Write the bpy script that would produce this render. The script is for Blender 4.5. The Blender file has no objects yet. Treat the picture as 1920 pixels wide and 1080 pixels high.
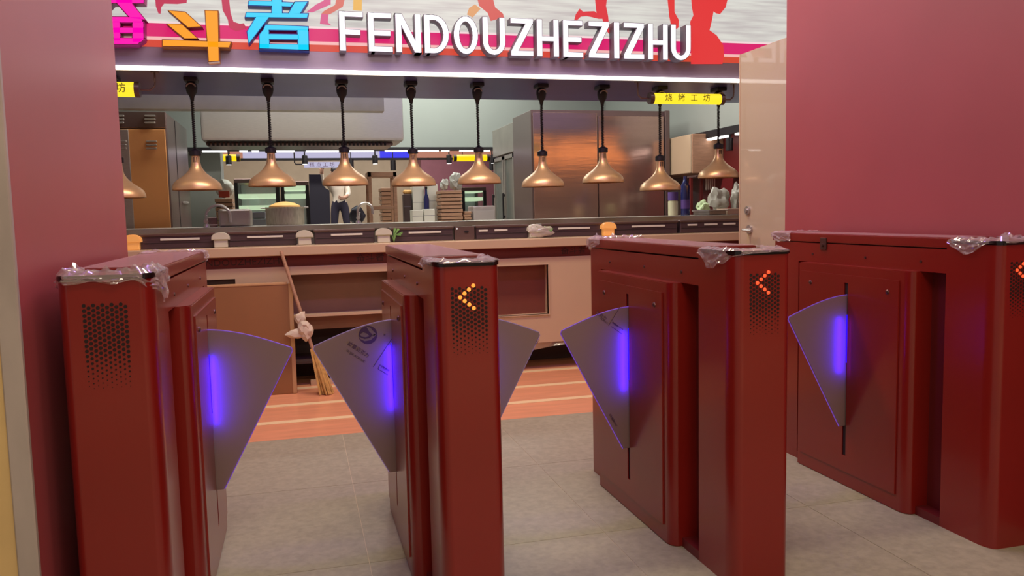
import bpy, bmesh, math, random
from mathutils import Vector, Matrix, noise
random.seed(7)
S = bpy.context.scene
COL = S.collection
PI = math.pi

# ------------------------------------------------------------------ camera
YAW, PITCH, ROLL, FPX, CAMH = math.radians(14.7), math.radians(5.28), math.radians(-1.29), 1520.0, 1.116
cy_, sy_, cp_, sp_ = math.cos(YAW), math.sin(YAW), math.cos(PITCH), math.sin(PITCH)
W_ = Vector((sy_*cp_, cy_*cp_, -sp_)); R0 = Vector((cy_, -sy_, 0)); U0 = R0.cross(W_)
R_ = R0*math.cos(ROLL) + U0*math.sin(ROLL); U_ = -R0*math.sin(ROLL) + U0*math.cos(ROLL)
CAM = Vector((0, 0, CAMH))
cd = bpy.data.cameras.new('camera'); cam = bpy.data.objects.new('camera', cd); COL.objects.link(cam)
cd.sensor_width = 36.0; cd.lens = FPX/1920*36; cd.clip_start = 0.05; cd.clip_end = 100
m3 = Matrix((R_, U_, -W_)).transposed()
cam.matrix_world = Matrix.Translation(CAM) @ m3.to_4x4()
S.camera = cam

def P(px, py, Y):
    """point on the vertical plane at distance Y that the photograph shows at pixel (px, py)"""
    d = R_*((px-960)/FPX) + U_*((540-py)/FPX) + W_
    return CAM + d*(Y/d.y)
def PZ(px, py, z):
    d = R_*((px-960)/FPX) + U_*((540-py)/FPX) + W_
    return CAM + d*((z-CAMH)/d.z)

# ------------------------------------------------------------------ world, exposure, lamps
wd = bpy.data.worlds.new('world'); S.world = wd; wd.use_nodes = True
bg = wd.node_tree.nodes['Background']; bg.inputs[0].default_value = (0.9, 0.75, 0.7, 1); bg.inputs[1].default_value = 0.25
S.view_settings.view_transform = 'Standard'; S.view_settings.look = 'None'
S.view_settings.exposure = 0.45; S.view_settings.gamma = 1.0; S.view_settings.use_curve_mapping = False
S.cycles.use_denoising = True
S.cycles.max_bounces = 8; S.cycles.sample_clamp_indirect = 6.0

def area(name, loc, size, energy, color, rot=(0, 0, 0)):
    d = bpy.data.lights.new(name, 'AREA'); d.shape = 'RECTANGLE'; d.size, d.size_y = size
    d.energy = energy; d.color = color
    o = bpy.data.objects.new(name, d); COL.objects.link(o); o.location = loc; o.rotation_euler = rot
    return o
# ceiling panels of the entrance hall, warm white
area('hall_ceiling_lamp', (0.3, 0.4, 3.4), (1.2, 0.6), 26, (1.0, 0.88, 0.68))
area('hall_ceiling_lamp', (2.4, 0.4, 3.4), (1.2, 0.6), 16, (1.0, 0.88, 0.68))
area('hall_ceiling_lamp', (0.3, -2.2, 3.4), (1.2, 0.6), 36, (1.0, 0.88, 0.70))
area('hall_ceiling_lamp', (2.4, -2.2, 3.4), (1.2, 0.6), 26, (1.0, 0.88, 0.70))
area('hall_ceiling_lamp', (0.8, 4.5, 3.4), (2.6, 0.3), 58, (1.0, 0.82, 0.58))
area('violet_cove_lamp', (0.8, 3.3, 3.45), (2.8, 0.2), 28, (0.46, 0.26, 1.0))  # unseen lamp added to tint the upper red walls violet
area('orange_cove_lamp', (5.4, 1.16, 2.24), (4.2, 0.17), 9.0, (1.0, 0.40, 0.10), (PI/2, 0, 0))
# kitchen and far dining hall
area('kitchen_ceiling_lamp', (0.2, 6.9, 3.4), (1.6, 0.5), 62, (1.0, 1.0, 0.92))
area('kitchen_ceiling_lamp', (2.6, 6.9, 3.4), (1.6, 0.5), 55, (1.0, 0.94, 0.88))
area('kitchen_ceiling_lamp', (1.2, 9.7, 3.4), (3.0, 0.5), 60, (0.95, 1.0, 0.95))
area('far_hall_ceiling_lamp', (1.0, 13.0, 3.45), (4.0, 0.8), 120, (1.0, 0.96, 0.92))
area('far_hall_ceiling_lamp', (1.0, 17.0, 3.45), (5.0, 0.8), 140, (1.0, 0.95, 0.92))

# ------------------------------------------------------------------ materials
def lin(h):
    c = [int(h[i:i+2], 16)/255 for i in (0, 2, 4)]
    return tuple(x/12.92 if x <= .04045 else ((x+.055)/1.055)**2.4 for x in c) + (1,)
def mat(name, col, rough=.5, metal=0.0, emit=0.0, coat=0.0, var=0.0, scale=8.0, bump=0.0, alpha=1.0, stretch=None, ecol=None, spec=None):
    m = bpy.data.materials.new(name); m.use_nodes = True; nt = m.node_tree; b = nt.nodes['Principled BSDF']
    c = lin(col) if isinstance(col, str) else col
    b.inputs['Base Color'].default_value = c; b.inputs['Roughness'].default_value = rough; b.inputs['Metallic'].default_value = metal
    if coat: b.inputs['Coat Weight'].default_value = coat; b.inputs['Coat Roughness'].default_value = .12
    if spec is not None: b.inputs['Specular IOR Level'].default_value = spec
    if emit:
        b.inputs['Emission Color'].default_value = (lin(ecol) if ecol else c); b.inputs['Emission Strength'].default_value = emit
    if alpha < 1: b.inputs['Alpha'].default_value = alpha
    if var or bump:
        tc = nt.nodes.new('ShaderNodeTexCoord'); n = nt.nodes.new('ShaderNodeTexNoise'); n.inputs['Scale'].default_value = scale; n.inputs['Detail'].default_value = 5
        src = tc.outputs['Object']
        if stretch:
            mp = nt.nodes.new('ShaderNodeMapping'); mp.inputs['Scale'].default_value = stretch; nt.links.new(src, mp.inputs[0]); src = mp.outputs[0]
        nt.links.new(src, n.inputs['Vector'])
        if var:
            r = nt.nodes.new('ShaderNodeMapRange'); r.inputs[1].default_value = .3; r.inputs[2].default_value = .7
            r.inputs[3].default_value = 1-var; r.inputs[4].default_value = 1+var; nt.links.new(n.outputs[0], r.inputs[0])
            hs = nt.nodes.new('ShaderNodeHueSaturation'); hs.inputs['Color'].default_value = c; nt.links.new(r.outputs[0], hs.inputs['Value'])
            nt.links.new(hs.outputs[0], b.inputs['Base Color'])
        if bump:
            bp = nt.nodes.new('ShaderNodeBump'); bp.inputs['Strength'].default_value = bump; bp.inputs['Distance'].default_value = .01
            nt.links.new(n.outputs[0], bp.inputs['Height']); nt.links.new(bp.outputs[0], b.inputs['Normal'])
    return m
def sheet(name, col, clear, rough=.12, gloss=.3, scale=30, translucent=0.0):
    """thin clear plastic: mostly transparent with a glossy, faintly milky skin"""
    m = bpy.data.materials.new(name); m.use_nodes = True; nt = m.node_tree; nt.nodes.remove(nt.nodes['Principled BSDF'])
    out = nt.nodes['Material Output']; t = nt.nodes.new('ShaderNodeBsdfTransparent'); d = nt.nodes.new('ShaderNodeBsdfDiffuse'); g = nt.nodes.new('ShaderNodeBsdfGlossy')
    d.inputs[0].default_value = lin(col); g.inputs['Roughness'].default_value = rough; g.inputs['Color'].default_value = (.9, .9, .9, 1)
    a = nt.nodes.new('ShaderNodeMixShader'); a.inputs[0].default_value = gloss; b = nt.nodes.new('ShaderNodeMixShader'); b.inputs[0].default_value = 1-clear
    src = d
    if translucent:
        tr = nt.nodes.new('ShaderNodeBsdfTranslucent'); tr.inputs[0].default_value = lin(col); mx = nt.nodes.new('ShaderNodeMixShader'); mx.inputs[0].default_value = translucent
        nt.links.new(d.outputs[0], mx.inputs[1]); nt.links.new(tr.outputs[0], mx.inputs[2]); src = mx
    nt.links.new(src.outputs[0], a.inputs[1]); nt.links.new(g.outputs[0], a.inputs[2])
    nt.links.new(t.outputs[0], b.inputs[1]); nt.links.new(a.outputs[0], b.inputs[2]); nt.links.new(b.outputs[0], out.inputs[0])
    return m
def glow(name, col, strength):
    m = bpy.data.materials.new(name); m.use_nodes = True; nt = m.node_tree; b = nt.nodes['Principled BSDF']
    b.inputs['Base Color'].default_value = (.02, .02, .02, 1); b.inputs['Roughness'].default_value = .4
    b.inputs['Emission Color'].default_value = lin(col); b.inputs['Emission Strength'].default_value = strength
    return m

M = {}
M['red'] = mat('red_powder_coat', '841a13', .3, coat=.35, var=.06, scale=3)
M['red_wall'] = mat('red_wall_panel', 'ac4c52', .45, var=.05, scale=2, coat=.5)
M['red_wall'].node_tree.nodes['Principled BSDF'].inputs['Coat Roughness'].default_value = .36
M['red_dark'] = mat('dark_red_paint', '6a1a1c', .45, var=.06, scale=4)
M['black'] = mat('black_plastic', '1b1518', .45)
M['blackglass'] = mat('black_glass', '1c1717', .1)
M['hole'] = mat('dark_perforation', '1f0a09', .8)
M['screw'] = mat('steel_screw', '6b4c48', .35, metal=.7)
M['steel'] = mat('brushed_steel', 'b7b0aa', .3, metal=.65, var=.06, scale=20, stretch=(1, 1, 14))
M['steel_top'] = mat('worktop_steel', 'b9b2a4', .35, metal=.3, var=.06, scale=9)
M['bagwhite'] = mat('grey_white_plastic', 'aaa89e', .4, var=.12, scale=14)
M['film_flat'] = sheet('flat_film', 'cfa9a4', .5, .14, .3)
M['steel_dull'] = mat('dull_steel', '9d958c', .42, metal=.6, var=.08, scale=6)
M['steel_dark'] = mat('dark_steel', '745f5c', .3, metal=.6)
M['steel_door'] = mat('fridge_door_steel', 'b8968a', .15, metal=.85, var=.04, scale=3, stretch=(1, 1, 10), bump=.04)
M['orange_door'] = mat('copper_tinted_door', 'eaa566', .4, metal=.2, var=.04, scale=3)  # steel oven door, its orange reflection painted in as base colour
M['header'] = mat('header_steel', '988ba2', .36, metal=.5, var=.08, scale=4, stretch=(.3, 1, 1))
M['soffit'] = mat('soffit_panel', '585490', .3, metal=.3, var=.1, scale=3)
M['cream'] = mat('cream_laminate', 'c6ac8e', .4, var=.03, scale=3, coat=.2)
M['door'] = mat('cream_door_paint', 'bcab92', .4, var=.02, scale=2, coat=.7)
M['door'].node_tree.nodes['Principled BSDF'].inputs['Coat Roughness'].default_value = .03
M['trim'] = mat('pale_streaked_trim', 'b4a69e', .4, var=.12, scale=9, stretch=(1, 1, .4))
M['yellow_wall'] = mat('warm_plaster', 'd9b77c', .8, var=.05, scale=9, bump=.1)
M['bulk'] = mat('pale_plaster', '989c94', .75, var=.03, scale=2)
M['ceil'] = mat('ceiling_plaster', 'b7a9a4', .85, var=.03, scale=2)
M['tile'] = mat('grey_porcelain', 'a09a82', .42, var=.13, scale=38, bump=.05)
M['grout'] = mat('grout', 'cabd9f', .8)
M['track'] = mat('orange_track', 'e29a72', .36, var=.1, scale=7, stretch=(.5, 3, 1), coat=.2)
M['lane'] = mat('cream_lane_line', 'eccf9f', .45)
M['wood'] = mat('light_wood', 'a98064', .6, var=.15, scale=10, stretch=(1, 6, 6))
M['board'] = mat('brown_board', '8a5a33', .5, var=.06, scale=4)
M['board_edge'] = mat('board_edge', 'b98f62', .55)
M['brown'] = mat('brown_recess', '8a6654', .5, var=.08, scale=5)
M['brown_dark'] = mat('dark_recess', '43302e', .6, var=.1, scale=5)
M['niche'] = mat('niche_back', '7a4237', .3, coat=.3)
M['darkwood'] = mat('dark_wood_fascia', '46353a', .35, var=.18, scale=6, stretch=(.6, 1, 22), coat=.2)
M['white'] = mat('white_plastic', 'd9d5c8', .45)
M['offwhite'] = mat('off_white_ceramic', 'cbc7b4', .35, var=.03, scale=6)
M['copper'] = mat('copper_shade', 'e2b88c', .36, metal=.55, var=.05, scale=5, stretch=(1, 1, 12))
M['rubber'] = mat('black_rubber', '1f1a24', .5)
M['film'] = sheet('clear_film', 'dcc4c2', .55, .1, .4)
M['film2'] = sheet('milky_film', 'd9c9c2', .4, .15, .25)
M['paper'] = sheet('acrylic_under_paper_film', 'a2847c', .08, .35, .10, translucent=.45)
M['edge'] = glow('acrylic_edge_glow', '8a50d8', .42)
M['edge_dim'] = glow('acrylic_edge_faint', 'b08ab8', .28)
M['led_blue'] = glow('blue_led', '1a00ff', 1.2)
M['led_red'] = glow('orange_red_led', 'ff5228', 1.0)
M['led_hot'] = glow('orange_led', 'ff9034', 1.15)
M['led_white'] = glow('white_led', 'fffaf4', 3.2)
M['letter'] = glow('letter_face_white', 'fdf6ff', 1.1)
M['mag'] = glow('magenta_face', 'ff00a8', 0.81)
M['org'] = glow('orange_face', 'f59a14', 0.78)
M['cyan'] = glow('cyan_face', '12c8ee', 0.81)
M['ret_grey'] = mat('grey_letter_return', '6d6878', .5)
M['ret_mag'] = mat('plum_letter_return', '8a0f6a', .5)
M['ret_org'] = mat('brown_letter_return', '7a4412', .5)
M['ret_blue'] = mat('navy_letter_return', '16348c', .5)
M['yellow_glow'] = glow('yellow_tube_glow', 'ffdf2a', 0.85)
M['yellow_deep'] = glow('yellow_box_glow', 'ffdc00', 0.78)
M['ink'] = mat('dark_print', '3d2c16', .6)
M['ink_purple'] = mat('dark_purple_print', '4a2c42', .6)
M['ink_red'] = mat('dark_red_print', '360a12', .5)
M['glass'] = sheet('clear_glass', 'c4d8cc', .86, .04, .5)
M['shelf_glow'] = glow('pale_green_shelf_light', 'd4f0c4', 0.70)
M['tan'] = mat('tan_tiles', 'a8957c', .6, var=.08, scale=3)
M['lav'] = glow('lavender_fascia_light', 'c9c4e6', 0.59)
M['blue_glow'] = glow('blue_fascia_light', '2c2cf0', 0.70)
M['peach'] = glow('peach_fascia_light', 'd08a72', 0.52)
M['skin'] = mat('skin', 'a87f68', .6)
M['shirt'] = mat('white_shirt', 'd5c9b6', .8, var=.06, scale=8)
M['trouser'] = mat('black_trousers', '2a2436', .8)
M['navy'] = mat('black_panel', '231f30', .5)
M['green'] = mat('leaf_green', '6f9a55', .6, var=.25, scale=30)
M['greenlight'] = mat('pale_leaf', 'b9cfa0', .6, var=.2, scale=25)
M['lid'] = mat('straw_lid', 'd9a45a', .6, var=.08, scale=20)
M['basket'] = mat('woven_steel', '9c9482', .45, metal=.4, var=.2, scale=18, stretch=(5, 5, 1))
M['redlabel'] = mat('red_label', 'b4432f', .5)
M['purple'] = mat('purple_box', '5a4084', .5)
M['bluebottle'] = mat('blue_glass', '232a5c', .15, coat=.5)
M['jar'] = mat('pale_jar', 'c9c7a4', .3)
M['greytrans'] = mat('grey_plastic', '8f949c', .3)
M['cloth'] = mat('white_cloth', 'd2c3ae', .85, var=.08, scale=10)
M['straw'] = mat('broom_straw', 'c49a58', .8, var=.2, scale=40)

# sign backdrop: pale print with faint clouded streaks, lit from behind
def streaky():
    m = bpy.data.materials.new('backlit_print'); m.use_nodes = True; nt = m.node_tree; b = nt.nodes['Principled BSDF']
    tc = nt.nodes.new('ShaderNodeTexCoord'); mp = nt.nodes.new('ShaderNodeMapping'); mp.inputs['Scale'].default_value = (1.0, 1, 14)
    n = nt.nodes.new('ShaderNodeTexNoise'); n.inputs['Scale'].default_value = 2.2; n.inputs['Detail'].default_value = 6
    cr = nt.nodes.new('ShaderNodeValToRGB'); cr.color_ramp.elements[0].position = .35; cr.color_ramp.elements[1].position = .62
    cr.color_ramp.elements[0].color = lin('bfb8b6'); cr.color_ramp.elements[1].color = lin('d9d8d0')
    nt.links.new(tc.outputs['Object'], mp.inputs[0]); nt.links.new(mp.outputs[0], n.inputs['Vector']); nt.links.new(n.outputs[0], cr.inputs[0])
    nt.links.new(cr.outputs[0], b.inputs['Emission Color']); b.inputs['Emission Strength'].default_value = .74
    b.inputs['Base Color'].default_value = (.03, .03, .03, 1)
    return m
M['sign'] = streaky()

# ------------------------------------------------------------------ mesh helpers
class MB:
    def __init__(s): s.bm = bmesh.new()
    def box(s, x0, x1, y0, y1, z0, z1, bev=0, seg=1):
        t = bmesh.new(); bmesh.ops.create_cube(t, size=1)
        for v in t.verts: v.co = Vector(((x0+x1)/2+v.co.x*(x1-x0), (y0+y1)/2+v.co.y*(y1-y0), (z0+z1)/2+v.co.z*(z1-z0)))
        if bev: bmesh.ops.bevel(t, geom=t.edges[:], offset=bev, segments=seg, affect='EDGES', profile=.6)
        s.add(t); return s
    def add(s, t):
        me = bpy.data.meshes.new('t'); t.to_mesh(me); t.free(); s.bm.from_mesh(me); bpy.data.meshes.remove(me)
    def prism(s, pts, a, b, axis='z', bev=0):
        """polygon (list of 2D points) extruded from a to b along an axis"""
        t = bmesh.new()
        def mk(p, h):
            return {'z': (p[0], p[1], h), 'y': (p[0], h, p[1]), 'x': (h, p[0], p[1])}[axis]
        lo = [t.verts.new(mk(p, a)) for p in pts]; hi = [t.verts.new(mk(p, b)) for p in pts]
        n = len(pts); t.faces.new(lo); t.faces.new(hi[::-1])
        for i in range(n): t.faces.new((lo[i], hi[i], hi[(i+1) % n], lo[(i+1) % n]))
        bmesh.ops.recalc_face_normals(t, faces=t.faces[:])
        if bev: bmesh.ops.bevel(t, geom=[e for e in t.edges if abs((e.verts[0].co-e.verts[1].co)[{'x': 0, 'y': 1, 'z': 2}[axis]]) < 1e-6], offset=bev, segments=2, affect='EDGES')
        s.add(t); return s
    def lathe(s, prof, c, n=24, axis='z', caps=True):
        t = bmesh.new(); rings = []
        for r, h in prof:
            ring = []
            for i in range(n):
                a = 2*PI*i/n; u, v = r*math.cos(a), r*math.sin(a)
                co = {'z': (u, v, h), 'y': (u, h, v), 'x': (h, u, v)}[axis]
                ring.append(t.verts.new(Vector(co)+Vector(c)))
            rings.append(ring)
        for k in range(len(rings)-1):
            for i in range(n): t.faces.new((rings[k][i], rings[k][(i+1) % n], rings[k+1][(i+1) % n], rings[k+1][i]))
        if caps: t.faces.new(rings[0][::-1]); t.faces.new(rings[-1])
        bmesh.ops.recalc_face_normals(t, faces=t.faces[:]); s.add(t); return s
    def cyl(s, c, r, h0, h1, n=16, axis='z', r2=None):
        return s.lathe([(r, h0), (r if r2 is None else r2, h1)], c, n, axis)
    def tube(s, pts, r, n=8):
        t = bmesh.new(); rings = []; pts = [Vector(p) for p in pts]; up = Vector((.13, .37, .92))
        for i, p in enumerate(pts):
            d = (pts[min(i+1, len(pts)-1)]-pts[max(i-1, 0)]).normalized(); a = d.cross(up)
            if a.length < 1e-3: a = d.cross(Vector((1, 0, 0)))
            a.normalize(); b = d.cross(a); rr = r[i] if isinstance(r, (list, tuple)) else r
            rings.append([t.verts.new(p+(a*math.cos(2*PI*k/n)+b*math.sin(2*PI*k/n))*rr) for k in range(n)])
        for k in range(len(rings)-1):
            for i in range(n): t.faces.new((rings[k][i], rings[k][(i+1) % n], rings[k+1][(i+1) % n], rings[k+1][i]))
        t.faces.new(rings[0][::-1]); t.faces.new(rings[-1]); bmesh.ops.recalc_face_normals(t, faces=t.faces[:]); s.add(t); return s
    def ball(s, c, r, sc=(1, 1, 1), sub=2, rough=0.0, seed=0):
        t = bmesh.new(); bmesh.ops.create_icosphere(t, subdivisions=sub, radius=1)
        for v in t.verts:
            k = 1+rough*noise.noise(v.co*1.7+Vector((seed*3.1, seed*1.7, 0)))
            v.co = Vector(c)+Vector((v.co.x*sc[0], v.co.y*sc[1], v.co.z*sc[2]))*r*k
        s.add(t); return s
    def rest(s, z):
        d = z-min(v.co.z for v in s.bm.verts)
        for v in s.bm.verts: v.co.z += d
        return s
    def grid(s, fn, nu, nv):
        t = bmesh.new(); vs = [[t.verts.new(fn(i/nu, j/nv)) for j in range(nv+1)] for i in range(nu+1)]
        for i in range(nu):
            for j in range(nv): t.faces.new((vs[i][j], vs[i+1][j], vs[i+1][j+1], vs[i][j+1]))
        s.add(t); return s

ROOT = {}
def obj(name, mb, m, parent=None, smooth=30):
    bm = mb.bm if isinstance(mb, MB) else mb
    off = ROOT.get(parent.name, Vector((0, 0, 0))) if parent else Vector((0, 0, 0))
    if parent is None:                                   # origin at the base of a one-mesh thing
        xs = [v.co for v in bm.verts]
        off = Vector(((min(c.x for c in xs)+max(c.x for c in xs))/2, (min(c.y for c in xs)+max(c.y for c in xs))/2, min(c.z for c in xs)))
    for v in bm.verts: v.co -= off
    me = bpy.data.meshes.new(name); bm.to_mesh(me); bm.free()
    if smooth:
        for p in me.polygons: p.use_smooth = True
        me.set_sharp_from_angle(angle=math.radians(smooth))
    for x in (m if isinstance(m, (list, tuple)) else [m]): me.materials.append(M[x] if isinstance(x, str) else x)
    o = bpy.data.objects.new(name, me); COL.objects.link(o)
    if smooth and len(me.polygons) < 4000:
        w = o.modifiers.new('weighted', 'WEIGHTED_NORMAL'); w.keep_sharp = True; w.weight = 90
    if parent: o.parent = parent; ROOT[o.name] = off
    else: o.location = off; ROOT[o.name] = off
    return o
def thing(name, label, cat, loc, group=None):
    o = bpy.data.objects.new(name, None); COL.objects.link(o); o.location = loc; o.empty_display_size = .05
    o['label'] = label; o['category'] = cat
    if group: o['group'] = group
    ROOT[o.name] = Vector(loc); return o
def tag(o, label, cat, group=None, kind=None):
    o['label'] = label; o['category'] = cat
    if group: o['group'] = group
    if kind: o['kind'] = kind
    return o
def struct(name, mb, m, parent=None, smooth=30):
    o = obj(name, mb, m, parent, smooth)
    if parent is None: o['kind'] = 'structure'
    return o
def text_bm(body, size, ex=.0006):
    c = bpy.data.curves.new('txt', 'FONT'); c.body = body; c.size = size; c.extrude = ex; c.align_x = 'CENTER'; c.align_y = 'CENTER'; c.resolution_u = 3
    o = bpy.data.objects.new('txt', c); COL.objects.link(o); dg = bpy.context.evaluated_depsgraph_get()
    me = bpy.data.meshes.new_from_object(o.evaluated_get(dg)); bm = bmesh.new(); bm.from_mesh(me)
    bpy.data.objects.remove(o); bpy.data.curves.remove(c); bpy.data.meshes.remove(me)
    return bm
def place(bm, loc, ang=0, sx=1.0):
    """lay a text mesh upright, facing -Y, turned by ang in its plane"""
    mtx = Matrix.Translation(loc) @ Matrix.Rotation(PI/2, 4, 'X') @ Matrix.Rotation(ang, 4, 'Z') @ Matrix.Diagonal((sx, 1, 1, 1))
    bm.transform(mtx); return bm
def pxbox(mb, x0, x1, yt, yb, Y, d, bev=0, seg=1):
    ym = (yt+yb)/2; xm = (x0+x1)/2
    mb.box(P(x0, ym, Y).x, P(x1, ym, Y).x, Y, Y+d, P(xm, yb, Y).z, P(xm, yt, Y).z, bev, seg); return mb

# ================================================================== the setting
b = MB().box(-4, 8, -5, 4.19, -.12, -.0015); floor = struct('floor', b, 'grout')
b = MB().box(-4, 8, 4.19, 5.9, -.12, 0); obj('track_surface', b, 'track', floor)
for Y in (4.545, 4.955, 5.43): obj('lane_line', MB().box(-4, 8, Y-.03, Y+.03, 0, .0025), 'lane', floor)
T = .81
tile_me = None
for i in range(-2, 5):
    for j in range(0, 6):
        x0, y1 = .177+T*i, 4.19-T*j
        if tile_me is None:
            o = obj('floor_tile', MB().box(x0+.0012, x0+T-.0012, y1-T+.0012, y1-.0012, -.0012, 0), 'tile', floor); tile_me = o.data; base = Vector((x0, y1, 0))
        else:
            o = bpy.data.objects.new('floor_tile', tile_me); COL.objects.link(o); o.parent = floor; o.location = Vector((x0, y1, 0))-base
struct('floor', MB().box(-4, 8, 5.9, 21, -.12, 0), 'steel_dull')
struct('ceiling', MB().box(-4, 8, -5, 5.5, 3.5, 3.6), 'ceil')
struct('ceiling', MB().box(-4, 8, 5.5, 21, 3.5, 3.6), 'bulk')
struct('wall_back', MB().box(-4, 8, -5.1, -5, 0, 3.5), 'ceil')
# red side walls that frame the passage
wl = struct('wall_left', MB().box(-1.6, -.6, 1.995, 3.21, 0, 3.5), 'red_wall')
obj('facing', MB().box(-1.6, -.640, 1.984, 1.995, 0, 3.5), 'yellow_wall', wl)
obj('corner_trim', MB().box(-.640, -.597, 1.978, 1.996, 0, 3.5, .003), 'trim', wl)['label'] = 'brushed steel corner strip'
struct('wall_right', MB().box(2.35, 3.2, .9, 3.57, 0, 3.5), 'red_wall')
struct('trim_1', MB().box(3.2, 8, 1.0, 1.1, 0, 3.5), 'ceil')
struct('trim_2', MB().box(-4, -1.6, 2.3, 2.4, 0, 3.5), 'ceil')

# ================================================================== turnstiles
def outline(w, y0, y1, cx=.03, cy=.055, n=5, rear=.0):
    """footprint with rounded near corners"""
    pts = [(-w/2, y1)]
    for k in range(n+1):
        a = PI/2*k/n; pts.append((-w/2+cx*(1-math.cos(a)), y0+cy*(1-math.sin(a))))
    for k in range(n+1):
        a = PI/2*(1-k/n); pts.append((w/2-cx*(1-math.cos(a)), y0+cy*(1-math.sin(a))))
    pts.append((w/2, y1)); return pts
def flap_outline(face, sgn):
    """fan shaped wing in the XZ plane, leaving the housing at x=face towards sgn"""
    pts = [(-.03, .245), (.028, .245)]
    tip = [(.252, .668), (.2605, .684), (.258, .694)]
    pts += tip
    for k in range(1, 13):
        t = k/12; x = .258*(1-t)-.03*t; pts.append((x, .694+.074*math.sin(t*PI/2*1.02)))
    return [(face+sgn*x, z) for x, z in pts]
def film_strip(mb, path, z, drop, seed, lump=.012, inner=.05, n=70):
    """creased clear film lying over the edge given by path and hanging down from it"""
    P2 = [Vector((p[0], p[1], 0)) for p in path]; L = [0]
    for i in range(1, len(P2)): L.append(L[-1]+(P2[i]-P2[i-1]).length)
    cen = sum(P2, Vector())/len(P2)
    def at(s):
        s *= L[-1]
        for i in range(1, len(P2)):
            if s <= L[i] or i == len(P2)-1:
                t = (s-L[i-1])/max(L[i]-L[i-1], 1e-6); return P2[i-1].lerp(P2[i], min(max(t, 0), 1))
    def fn(u, v):
        p = at(u); q = Vector((u*9+seed, v*3.2, seed*.7)); nz = noise.noise(q*1.3)+.6*noise.noise(q*3.7); inw = (cen-p); inw.z = 0
        if inw.length > 0: inw.normalize()
        if v < .35:
            t = 1-v/.35; return Vector((p.x, p.y, z+.003+lump*abs(nz)*(.4+.6*(1-t))))+inw*inner*t
        t = (v-.35)/.65; dl = drop(u)*(1+.5*noise.noise(Vector((u*14, seed, 2))))
        return Vector((p.x, p.y, z-dl*t))-inw*(.004+.014*abs(nz)*t**.5)
    mb.grid(fn, n, 14)
ARROW = [(0, 0), (1, 1), (2, 2), (3, 3), (1, -1), (2, -2), (3, -3)]
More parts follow.
